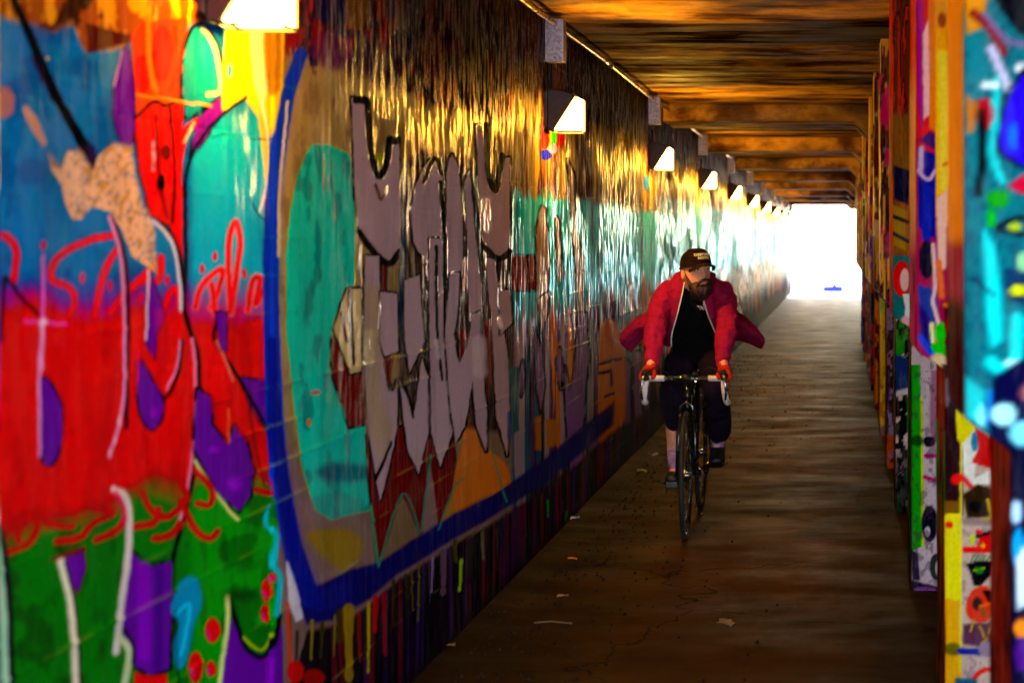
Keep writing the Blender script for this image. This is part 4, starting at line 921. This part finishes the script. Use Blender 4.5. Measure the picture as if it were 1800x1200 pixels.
sb = MB(); secs = [(9.92, .018, .012), (9.97, .022, .016), (10.04, .038, .022), (10.11, .068, .026), (10.17, .072, .024), (10.20, .055, .014)]
ring = []
for y_, hw, hh in secs: ring += [(BX + hw * math.cos(a), y_, .927 + hh * math.sin(a)) for a in np.linspace(0, 2 * math.pi, 15)[:-1]]
fs = [(i * 14 + k, i * 14 + (k + 1) % 14, (i + 1) * 14 + (k + 1) % 14, (i + 1) * 14 + k) for i in range(5) for k in range(14)] + [tuple(range(14)), tuple(range(70, 84))]
part('saddle', sb.add(ring, fs), BLKP)
cr = part('crankset', MB().tube([P3(-.047, 9.86 + .095 * math.cos(a), .27 + .095 * math.sin(a)) for a in np.linspace(0, 2 * math.pi, 37)[:-1]], .0035, 6, closed=True)
     .tube([P3(-.05, 9.86, .27), P3(-.05, 9.86 + .095, .27)], .006).tube([P3(-.05, 9.86, .27), P3(-.05, 9.86 - .05, .27 + .08)], .006).tube([P3(-.05, 9.86, .27), P3(-.05, 9.86 - .05, .27 - .08)], .006), BF)
pdl = {-1: (9.70, .215), 1: (10.02, .325)}
for sx in (-1, 1):
    py, pz = pdl[sx]
    part('crank_arm', MB().tube([P3(sx * .06, 9.86, .27), P3(sx * .068, py, pz)], [.015, .011], 10), BF)
    part('pedal', MB().bbox(BX + min(sx * .075, sx * .155), BX + max(sx * .075, sx * .155), py - .035, py + .035, pz - .009, pz + .009, .004), BLKP, smooth=False)
part('chain', MB().tube([P3(-.047, 9.86, .366), P3(-.045, 10.25, .375), P3(-.045, 10.285, .336), P3(-.045, 10.25, .298), P3(-.045, 10.22, .22), P3(-.047, 9.86, .175)], .004, 6), CHR)

# ---------------- rider
PO = (BX, 10.02, .95)
person = empty('person', PO, 'bearded cyclist in dark cap and open pink jacket, looking to his left while riding', 'person')
def fab(name, col, b=.5, sc=26, var=.25, r=.85):
    M = Mat(name); c = np.asarray(lin(col)); nz = M.noise(sc, 5, rough=.6); wv = M.noise(400, 2)
    M.l(M.mixc(M.mapr(wv, .3, .7, 0, .25), M.ramp(nz, [(.3, tuple(c * (1 - var))), (.7, tuple(np.minimum(1, c * (1 + var))))]), (0, 0, 0, 1)), M.b.inputs['Base Color'])
    M.b.inputs['Roughness'].default_value = r; M.b.inputs['Specular IOR Level'].default_value = .12
    M.bump((M.noise(13, 5, rough=.65, stretch=(1, 1, 1.6)), min(1, b * 1.6), .04), (wv, .3, .001)); return M.m
SKIN = simple('skin', (236, 156, 124), .5, var=.15, bump=.2, bscale=150); JK = fab('pink_jacket_cloth', (172, 18, 74)); TS = fab('black_tee_cloth', (9, 10, 16), var=.4)
TR = fab('plum_grey_trouser_cloth', (26, 14, 38)); CAPM = fab('maroon_cap_cloth', (30, 10, 14), .3); BRM = fab('brown_brim_cloth', (44, 28, 20), .3); GLV = fab('orange_red_glove_knit', (206, 44, 22)); SOCK = fab('pale_sock_knit', (176, 132, 176)); SHOE = simple('black_shoe', (14, 11, 16), .5, bump=.3)
HAIR = Mat('dark_beard_hair'); hn = HAIR.noise(160, 5, stretch=(1, 1, .25)); HAIR.l(HAIR.ramp(hn, [(.3, lin4((16, 8, 8))), (.7, lin4((78, 34, 24)))]), HAIR.b.inputs['Base Color']); HAIR.b.inputs['Roughness'].default_value = .6; HAIR.bump((hn, .8, .006)); HAIR = HAIR.m
WHT = simple('white_print', (225, 225, 215), .6)
q = lambda x, y, z_: (BX + x, y, z_)
B = {'pelvis': (q(0, 10.04, 1.00), (.120, .08)), 'waist': (q(0, 9.96, 1.09), (.105, .08)), 'chest': (q(0, 9.87, 1.21), (.12, .09)), 'uchest': (q(0, 9.80, 1.31), (.10, .08)), 'neck': (q(.005, 9.73, 1.375), .058), 'throat': (q(.01, 9.69, 1.42), .055),
     'ls': (q(-.15, 9.81, 1.31), .045), 'le': (q(-.205, 9.56, 1.085), .028), 'lw': (q(-.20, 9.36, .935), .027), 'lh': (q(-.205, 9.30, .905), .026),
     'rs': (q(.15, 9.81, 1.31), .045), 're': (q(.20, 9.56, 1.085), .028), 'rw': (q(.195, 9.36, .935), .027), 'rh': (q(.205, 9.30, .905), .026),
     'lhip': (q(-.09, 10.0, .955), .07), 'lk': (q(-.10, 9.60, .72), .056), 'lc': (q(-.105, 9.68, .52), .050), 'la': (q(-.108, 9.77, .315), .033), 'lt': (q(-.112, 9.70, .265), .030),
     'rhip': (q(.09, 10.0, .955), .07), 'rk': (q(.130, 9.645, .765), .045), 'rc': (q(.125, 9.83, .60), .042), 'ra': (q(.115, 10.03, .44), .033), 'rt': (q(.115, 10.0, .375), .030)}
BE = [('pelvis', 'waist'), ('waist', 'chest'), ('chest', 'uchest'), ('uchest', 'neck'), ('neck', 'throat'), ('uchest', 'ls'), ('ls', 'le'), ('le', 'lw'), ('lw', 'lh'), ('uchest', 'rs'), ('rs', 're'), ('re', 'rw'), ('rw', 'rh'),
      ('pelvis', 'lhip'), ('lhip', 'lk'), ('lk', 'lc'), ('lc', 'la'), ('la', 'lt'), ('pelvis', 'rhip'), ('rhip', 'rk'), ('rk', 'rc'), ('rc', 'ra'), ('ra', 'rt')]
body = skin('body', B, BE, 'pelvis', SKIN, person, 2, org=PO)
# head, modelled facing -Y about its own centre, then turned
HM = Matrix.Translation(Vector(q(.022, 9.655, 1.425)) - Vector(PO)) @ Matrix.Rotation(R(30), 4, 'Z') @ Matrix.Rotation(R(-6), 4, 'X') @ Matrix.Rotation(R(-3), 4, 'Y')
def gs(d_, a, b, c, s1, s2): return c * math.exp(-((d_.x - a) / s1) ** 2 - ((d_.z - b) / s2) ** 2) * (1 if d_.y < 0 else 0)
hb = MB()
def hf(d_):
    k = 1 - .10 * max(0, -d_.z) ** 2
    return k
nu, nv = 56, 44; vs = []
for j in range(nv + 1):
    th = math.pi * j / nv
    for i in range(nu):
        ph = 2 * math.pi * i / nu; D = Vector((math.sin(th) * math.cos(ph), math.sin(th) * math.sin(ph), math.cos(th)))
        jaw = 1 - .22 * max(0, -D.z) ** 1.3
        x = D.x * .076 * jaw; y = D.y * (.096 if D.y > 0 else .092); z_ = D.z * .122
        f_ = lambda a, b, c, s1, s2: c * math.exp(-((abs(x) - a) / s1) ** 2 - ((z_ - b) / s2) ** 2) if D.y < 0 else 0
        y -= f_(0, -.012, .016, .010, .026) + f_(0, -.030, .018, .013, .012) + f_(.010, -.034, .006, .006, .007)      # bridge, tip, wings of the nose
        y -= f_(.030, .032, .007, .022, .009) + f_(.045, -.020, .007, .016, .016) + f_(0, -.095, .010, .024, .020)     # brow, cheekbones, chin
        y += f_(.030, .012, .012, .014, .012)                                                                      # eye sockets
        y -= f_(0, -.058, .006, .022, .006) + f_(0, -.068, .006, .018, .005); y += f_(0, -.063, .003, .022, .003)
        vs.append((x, y, z_))
hb.add(vs, [(j * nu + i, (j + 1) * nu + i, (j + 1) * nu + (i + 1) % nu, j * nu + (i + 1) % nu) for j in range(nv) for i in range(nu)])
for sx in (-1, 1):
    hb.ell((sx * .078, .012, -.004), (.010, .020, .032), 12, 8); 
def at_head(o): o.matrix_local = HM; return o
ho = hb.build('head_tmp', SKIN, None, smooth=True)
# weld the head into the body mesh so that the figure is one mesh
bm = bmesh.new(); bm.from_mesh(body.data); bm2 = bmesh.new(); ho.data.transform(HM); bm.from_mesh(ho.data); bm.to_mesh(body.data); bm.free(); bm2.free()
bpy.data.objects.remove(ho)
for p_ in body.data.polygons: p_.use_smooth = True
EYE = simple('eye_white', (225, 215, 205), .2, var=.05); IR = simple('iris', (30, 22, 18), .2)
for sx in (-1, 1):
    e = at_head(MB().ell((sx * .029, -.0700, .012), (.0120, .011, .0085), 14, 10).build('eye', EYE, person, smooth=True))
    MB().ell((sx * .029 + .003, -.0800, .012), (.005, .003, .0055), 10, 6).build('iris', IR, e, smooth=True)
    at_head(MB().tube([(sx * .012, -.094, .028), (sx * .030, -.096, .034), (sx * .046, -.078, .030)], [.004, .005, .003], 8).build('eyebrow', HAIR, person, smooth=True))
def bn(x, y): return float(vnoise(np.array([x]), np.array([y]), 3)[0])
bd = MB(); vs = []; nu, nv = 60, 30
for j in range(nv + 1):
    t = j / nv; th = math.pi * t
    for i in range(nu):
        ph = 2 * math.pi * i / nu; D = Vector((math.sin(th) * math.cos(ph), math.sin(th) * math.sin(ph), math.cos(th)))
        k = 1 + .10 * (bn(ph * 9 + 20, th * 3) - .5) + .05 * (bn(ph * 20 + 50, th * 4) - .5)
        x = D.x * .067 * k * (1 - .25 * max(0, -D.z)); y = -.040 + D.y * .062 * k; z_ = -.100 + D.z * .062 * k
        if z_ > -.075 and abs(x) < .026 and y < -.06: y += .022                        # leaves the mouth free
        vs.append((x, y, z_))
bd.add(vs, [(j * nu + i, (j + 1) * nu + i, (j + 1) * nu + (i + 1) % nu, j * nu + (i + 1) % nu) for j in range(nv) for i in range(nu)])
for sx in (-1, 1):
    bd.tube([(sx * .002, -.109, -.050), (sx * .018, -.105, -.052), (sx * .034, -.090, -.066), (sx * .042, -.078, -.086)], [.009, .010, .010, .008], 10)
    bd.tube([(sx * .070, -.006, .020), (sx * .071, -.020, -.02), (sx * .064, -.034, -.06), (sx * .052, -.044, -.09)], [.005, .008, .013, .020], 10)
at_head(bd.build('beard', HAIR, person, smooth=True))
at_head(MB().ell((0, .012, .012), (.081, .094, .088), 24, 14, lambda d_: 1 if d_.y > -.2 else .82).build('hair', HAIR, person, smooth=True))
at_head(MB().tube([(-.020, -.104, -.062), (-.008, -.110, -.060), (.008, -.110, -.060), (.020, -.104, -.062)], [.003, .005, .005, .003], 8).build('lips', simple('lips', (186, 96, 92), .5), person, smooth=True))
cb = MB(); nu, nv = 40, 14; vs = []
for j in range(nv + 1):
    th = math.pi / 2 * j / nv
    for i in range(nu):
        ph = 2 * math.pi * i / nu; c_, s_ = math.cos(ph), math.sin(ph)
        rr = math.sin(th) ** .8; k = 1 + .02 * math.cos(6 * ph)
        fr = 1.06 if s_ < 0 else 1
        vs.append((c_ * .089 * rr * k, s_ * .106 * rr * fr, .030 + .104 * math.cos(th) ** .9 + (.010 if s_ < -.3 else 0) * math.sin(th) * math.cos(th) * 2))
cb.add(vs, [(j * nu + i, (j + 1) * nu + i, (j + 1) * nu + (i + 1) % nu, j * nu + (i + 1) % nu) for j in range(nv) for i in range(nu)])
cb.tube([(.089 * math.cos(a), .106 * (1.06 if math.sin(a) < 0 else 1) * math.sin(a), .031) for a in np.linspace(0, 2 * math.pi, 41)[:-1]], .004, 6, closed=True).ell((0, 0, .134), (.008, .008, .004), 10, 6)
cap = at_head(cb.build('cap', CAPM, person, smooth=True))
vb = []; n1_, n2_ = 24, 7
for a in range(n1_ + 1):
    t = (a / n1_) * 2 - 1; ph = -math.pi / 2 + t * 1.02
    for k in range(n2_ + 1):
        s_ = k / n2_; L_ = .066 * math.sqrt(max(0, 1 - t ** 4))
        x = .090 * math.cos(ph) + 0 * s_; y = .108 * math.sin(ph) * 1.04 - L_ * s_
        vb.append((x * (1 - .06 * s_), y, .044 - .012 * s_ - .032 * t * t))
br = MB(); w1 = n2_ + 1; br.add(vb, [(a * w1 + k, (a + 1) * w1 + k, (a + 1) * w1 + k + 1, a * w1 + k + 1) for a in range(n1_) for k in range(n2_)])
bo = br.build('cap_brim', BRM, cap, smooth=True); mo = bo.modifiers.new('t', 'SOLIDIFY'); mo.thickness = .004
def text(name, s_, size, loc, rot, parent, mat, ex=.0008, bend=0):
    cu = bpy.data.curves.new(name, 'FONT'); cu.body = s_; cu.size = size; cu.extrude = ex; cu.align_x = 'CENTER'; cu.offset = .0006; cu.space_character = 1.15
    t_ = bpy.data.objects.new(name, cu); S.collection.objects.link(t_); bpy.context.evaluated_depsgraph_get().update()
    me = bpy.data.meshes.new_from_object(t_.evaluated_get(bpy.context.evaluated_depsgraph_get())); bpy.data.objects.remove(t_)
    me.transform(Matrix.Translation(loc) @ Matrix.Rotation(rot[2], 4, 'Z') @ Matrix.Rotation(rot[0], 4, 'X'))
    if bend:
        for v_ in me.vertices:
            v_.co.y += v_.co.x ** 2 * bend
    me.materials.append(mat); o = bpy.data.objects.new(name, me); link(o, parent); return o
LET = simple('cream_lettering', (240, 222, 170), .5)
text('cap_lettering', 'DESTOIS', .021, (0, -.1035, .088), (R(68), 0, 0), cap, LET, bend=6.6); text('cap_lettering', 'NOTO', .021, (.004, -.110, .068), (R(74), 0, 0), cap, LET, bend=6.6)

# clothes
T = {'z': (q(0, 9.99, .99), (.150, .115)), 'a': (q(0, 9.98, 1.04), (.150, .118)), 'b': (q(0, 9.93, 1.10), (.140, .115)), 'c': (q(0, 9.845, 1.21), (.150, .122)), 'd': (q(0, 9.775, 1.31), (.128, .108)), 'e': (q(.005, 9.735, 1.36), .070)}
tee = skin('t_shirt', T, [('z', 'a'), ('a', 'b'), ('b', 'c'), ('c', 'd'), ('d', 'e')], 'a', TS, person, 3, disp=.012, dscale=14, org=PO)
J = {'hem': (q(0, 10.06, 1.06), (.155, .10)), 'mid': (q(0, 9.98, 1.17), (.170, .10)), 'yoke': (q(0, 9.89, 1.29), (.150, .092)), 'col': (q(0, 9.81, 1.345), (.085, .06)),
     'ls': (q(-.158, 9.815, 1.325), .084), 'lu': (q(-.195, 9.70, 1.21), .072), 'le': (q(-.208, 9.56, 1.085), .064), 'lf': (q(-.198, 9.46, 1.00), .054), 'lw': (q(-.197, 9.345, .913), .036),
     'rs': (q(.158, 9.815, 1.325), .084), 'ru': (q(.190, 9.70, 1.21), .072), 're': (q(.203, 9.56, 1.085), .064), 'rf': (q(.193, 9.46, 1.00), .054), 'rw': (q(.196, 9.345, .913), .036)}
jk = skin('jacket', J, [('hem', 'mid'), ('mid', 'yoke'), ('yoke', 'col'), ('yoke', 'ls'), ('ls', 'lu'), ('lu', 'le'), ('le', 'lf'), ('lf', 'lw'), ('yoke', 'rs'), ('rs', 'ru'), ('ru', 're'), ('re', 'rf'), ('rf', 'rw')], 'mid', JK, person, 3, disp=.020, dscale=11, org=PO)
def qq(p): return q(*p)
for sx in (-1, 1):
    rows = [[qq((sx * .048, 9.688, 1.375)), qq((sx * .060, 9.655, 1.30)), qq((sx * .088, 9.675, 1.19)), qq((sx * .128, 9.76, 1.07)), qq((sx * .138, 9.84, 1.00))],
            [qq((sx * .085, 9.695, 1.388)), qq((sx * .105, 9.665, 1.31)), qq((sx * .125, 9.70, 1.19)), qq((sx * .158, 9.79, 1.08)), qq((sx * .170, 9.87, 1.00))],
            [qq((sx * .120, 9.76, 1.392)), qq((sx * .150, 9.74, 1.32)), qq((sx * .165, 9.79, 1.20)), qq((sx * .185, 9.88, 1.09)), qq((sx * .190, 9.95, 1.01))],
            [qq((sx * .10, 9.86, 1.36)), qq((sx * .15, 9.86, 1.32)), qq((sx * .175, 9.93, 1.20)), qq((sx * .185, 10.0, 1.10)), qq((sx * .18, 10.05, 1.03))]]
    fp = sheet('front_panel', rows, JK, jk, .008, PO)
    MB().tube([np.array(p) + np.array([-sx * .002, -.006, 0]) - np.array(PO) for p in spline(rows[0], False, 5)], .0042, 6).build('zip', WHT, jk, smooth=True)
hood = MB().tube([np.array(p) - np.array(PO) for p in spline([q(-.055, 9.70, 1.365), q(-.092, 9.77, 1.395), q(-.075, 9.87, 1.40), q(0, 9.90, 1.405), q(.075, 9.87, 1.40), q(.095, 9.77, 1.395), q(.060, 9.70, 1.365)], False, 5)], [.012] + [.03] * 29 + [.012], 10)
hood.build('hood', JK, jk, smooth=True)
MB().tube([np.array(q(*p)) - np.array(PO) for p in ((.062, 9.665, 1.345), (.066, 9.640, 1.30), (.066, 9.640, 1.24))], .0045, 6).build('drawstring', WHT, jk, smooth=True)
sheet('flying_side', [[q(-.17, 9.93, 1.20), q(-.19, 9.96, 1.12), q(-.17, 10.02, 1.02)], [q(-.26, 9.98, 1.185), q(-.28, 9.94, 1.12), q(-.25, 10.03, 1.055)], [q(-.36, 10.03, 1.145), q(-.38, 9.99, 1.08), q(-.33, 10.08, 1.035)], [q(-.44, 10.08, 1.07), q(-.455, 10.06, 1.01), q(-.40, 10.12, .95)]], JK, jk, .010, PO)
sheet('flying_side', [[q(.16, 9.93, 1.20), q(.19, 9.96, 1.12), q(.17, 10.02, 1.02)], [q(.24, 9.98, 1.185), q(.26, 9.94, 1.11), q(.24, 10.03, 1.02)], [q(.32, 10.03, 1.125), q(.34, 9.99, 1.06), q(.30, 10.08, .995)], [q(.385, 10.08, 1.045), q(.395, 10.06, 1.01), q(.37, 10.12, .965)]], JK, jk, .010, PO)
# chest print: a short line of white script
wp = [np.array(q(.022 + .0065 * k, 9.706 - .0006 * k, 1.233 + .006 * math.sin(k * 2.3) - .0008 * k)) - np.array(PO) for k in range(12)]
lg = MB().tube(wp, .0026, 5).tube([p + np.array([.004, 0, -.011]) for p in wp[2:9]], .0018, 5)
lg.build('chest_lettering', WHT, tee)
# trousers: one leg down, the other rolled to mid shin
K1 = {'w': (q(0, 9.995, 1.075), (.135, .10)), 'p': (q(0, 10.03, .99), (.155, .105)), 'lh': (q(-.085, 9.96, .94), .102), 'lt': (q(-.10, 9.77, .82), .088), 'lk': (q(-.107, 9.595, .72), .074), 'lm': (q(-.106, 9.625, .62), .066), 'lr': (q(-.105, 9.66, .55), .064),
      'rh': (q(.085, 9.96, .94), .102), 'rt': (q(.115, 9.79, .85), .088), 'rk': (q(.135, 9.635, .765), .078), 'rc': (q(.135, 9.80, .64), .076), 'rl': (q(.130, 9.92, .52), .074), 'ra': (q(.125, 10.0, .44), .070)}
skin('trousers', K1, [('w', 'p'), ('p', 'lh'), ('lh', 'lt'), ('lt', 'lk'), ('lk', 'lm'), ('lm', 'lr'), ('p', 'rh'), ('rh', 'rt'), ('rt', 'rk'), ('rk', 'rc'), ('rc', 'rl'), ('rl', 'ra')], 'p', TR, person, 2, disp=.022, dscale=11, org=PO)
MB().tube([np.array(q(*p)) - np.array(PO) for p in ((-.106, 9.715, .44), (-.108, 9.755, .35), (-.109, 9.765, .30))], [.046, .042, .040], 14).build('sock', SOCK, person, smooth=True)
MB().tube([np.array(q(*p)) - np.array(PO) for p in ((.115, 10.0, .47), (.115, 10.03, .42), (.115, 10.02, .39))], [.046, .042, .040], 14).build('sock', SOCK, person, smooth=True)
def shoe(x, yc, zc, pitch):
    secs = [(.115, .022, .018, .028), (.10, .034, .026, .04), (.05, .042, .038, .05), (.0, .044, .050, .062), (-.05, .038, .062, .078), (-.10, .036, .070, .09), (-.135, .030, .060, .08), (-.15, .014, .03, .05)]
    v_ = []; M_ = Matrix.Translation(Vector(q(x, yc, zc)) - Vector(PO)) @ Matrix.Rotation(pitch, 4, 'X')
    for dy, hw, hh, top_ in secs:
        for a in np.linspace(0, 2 * math.pi, 17)[:-1]:
            ca, sa = math.cos(a), math.sin(a)
            v_.append(M_ @ Vector((hw * math.copysign(abs(ca) ** .7, ca), -dy, hh * (sa if sa > 0 else sa * .35) + .012 + 0 * top_)))
    f = [(i * 16 + k, i * 16 + (k + 1) % 16, (i + 1) * 16 + (k + 1) % 16, (i + 1) * 16 + k) for i in range(7) for k in range(16)] + [tuple(range(16)), tuple(range(112, 128))]
    s_ = MB().add(v_, f).build('shoe', SHOE, person, smooth=True)
    so = []; o_ = [(.122, .030), (.09, .046), (.03, .050), (-.04, .040), (-.11, .040), (-.155, .024)]
    ol = [(w2, -y2) for y2, w2 in o_] + [(-w2, -y2) for y2, w2 in reversed(o_)]
    vv = [M_ @ Vector((a, b, z2)) for z2 in (-.016, .003) for a, b in ol]; n = len(ol)
    MB().add(vv, [(k, (k + 1) % n, n + (k + 1) % n, n + k) for k in range(n)] + [tuple(range(n - 1, -1, -1)), tuple(range(n, 2 * n))]).build('sole', BLKP, s_)
shoe(-.112, 9.715, .24, R(-4)); shoe(.115, 10.02, .352, R(24))
# gloved hands closed over the hoods
for sx in (-1, 1):
    hx, hy, hz = sx * .207, 9.265, .905
    N = {'w': (q(sx * .194, 9.375, .928), .031), 'p1': (q(sx * .202, 9.325, .918), (.036, .026)), 'p2': (q(hx, hy - .005, .905), (.038, .024))}
    E = [('w', 'p1'), ('p1', 'p2')]
    for f_, (dy, ln) in enumerate(((-.025, 1.05), (-.006, 1.12), (.014, 1.0), (.032, .85))):
        N['a%d' % f_] = (q(hx + sx * .022, hy + dy - .014, .905 - .003 * f_), .0115); N['b%d' % f_] = (q(hx + sx * .036, hy + dy - .022, .880 - .003 * f_), .0105)
        N['c%d' % f_] = (q(hx + sx * .030, hy + dy - .030, .880 - .026 * ln), .0098); N['d%d' % f_] = (q(hx + sx * .012, hy + dy - .034, .874 - .036 * ln), .0088)
        E += [('p2', 'a%d' % f_), ('a%d' % f_, 'b%d' % f_), ('b%d' % f_, 'c%d' % f_), ('c%d' % f_, 'd%d' % f_)]
    N['t1'] = (q(hx - sx * .028, hy + .028, .892), .014); N['t2'] = (q(hx - sx * .036, hy - .004, .874), .012); N['t3'] = (q(hx - sx * .024, hy - .024, .856), .010)
    E += [('p1', 't1'), ('t1', 't2'), ('t2', 't3')]
    skin('glove', N, E, 'p1', GLV, person, 2, org=PO)

# ------------------------------------------------------------------ litter and far things
def leaf(x, y, z_, s_, col, lab, cat, name, tilt=.3, grp=None):
    root_ = MB(); n = 9; v_ = []
    for i in range(n):
        t = i / (n - 1); w_ = s_ * .32 * math.sin(math.pi * t) ** .7 * (1 + .25 * math.sin(i * 2.4))
        for k in (-1, 0, 1): v_.append((t * s_ - s_ / 2, k * w_, .004 + tilt * s_ * (abs(k) * .35 + .25 * math.sin(t * 3 + k))))
    root_.add(v_, [(i * 3 + k, i * 3 + k + 1, i * 3 + 4 + k, i * 3 + 3 + k) for i in range(n - 1) for k in (0, 1)])
    o = root_.build(name, simple(name + '_skin', col, .6), None, smooth=False); o.location = (x, y, z_); o.rotation_euler = (0, 0, x * 40 + y * 7)
    m = o.modifiers.new('t', 'SOLIDIFY'); m.thickness = .0012; tag(o, lab, cat, grp); return o
def onfloor(u_, v_):
    y = HC * FPX / (v_ - VY); return (u_ - VX) * y / FPX, y
for (u_, v_), s_, col, lab, cat, nm in [((781, 1141), .085, (140, 90, 34), 'pale dry leaf on the pavement, nearest the bottom of the graffiti wall', 'leaf', 'dry_leaf'),
        ((989, 1052), .055, (150, 110, 60), 'small bright scrap lying alone between wall and bicycle', 'litter', 'paper_scrap'),
        ((1275, 1102), .10, (120, 84, 40), 'flat brown leaf out on the open pavement in front of the bicycle', 'leaf', 'dry_leaf'),
        ((1008, 915), .09, (150, 160, 200), 'crumpled bluish wrapper against the foot of the wall', 'litter', 'wrapper'),
        ((1148, 803), .12, (140, 112, 120), 'pale torn paper lying left behind the front wheel', 'litter', 'paper_scrap'),
        ((1128, 832), .10, (130, 108, 40), 'yellowish flattened scrap beside the rider\'s lower foot', 'litter', 'paper_scrap'),
        ((1006, 986), .05, (220, 120, 50), 'tiny orange scrap near the dark foot of the wall', 'litter', 'paper_scrap')]:
    x, y = onfloor(u_, v_); leaf(x, y, .006, s_, col, lab, cat, nm)
x, y = onfloor(968, 1098); st = MB().tube([(-.07, 0, .008), (0, .01, .012), (.09, -.01, .008)], .004, 6).build('twig', simple('twig_bark', (90, 60, 34), .7), None); st.location = (x, y, .002); tag(st, 'thin dry twig lying across the pavement before the wall', 'twig')
gr = MB()
for k in range(2600):
    y = 2.2 + 22 * random.random() ** 1.7; x = XL + .02 + abs(random.gauss(0, .20 if k % 3 else .5)); s_ = random.uniform(.003, .011)
    if x > .2: continue
    a = random.random() * 6; vs = [(x + s_ * math.cos(a + i * 1.57), y + s_ * 1.3 * math.sin(a + i * 1.57), .0) for i in range(4)] + [(x + s_ * .2, y, s_ * random.uniform(.6, 1.4) + .004)]
    gr.add(vs, [(0, 1, 4), (1, 2, 4), (2, 3, 4), (3, 0, 4)])
tag(gr.build('grit', simple('grit_stone', (34, 20, 12), .9, spec=.1, var=.6, scale=8)), kind='stuff', label='loose grit and crumbs of paint gathered along the wall foot')
# low blue block on the ground outside the exit
bl = empty('blue_barrier', (-.55, 55.8, 0), 'low blue barrier lying across the bright ground at the exit', 'barrier')
BLU = simple('blue_plastic', (14, 50, 190), .4)
MB().prism([(-.02, -.02), (.62, -.02), (.62, .16), (.02, .16), (-.02, .10)], -.12, .12).build('block', BLU, bl)
MB().prism([(-.62, .04), (-.02, .03), (-.02, .12), (-.5, .11), (-.62, .07)], -.08, .08).build('arm', BLU, bl)
MB().bbox(.28, .40, -.05, .05, .16, .24, .01).build('handle', BLU, bl)
MB().bbox(-.60, -.55, -.05, .05, -.03, .05, .005).build('foot', BLU, bl)
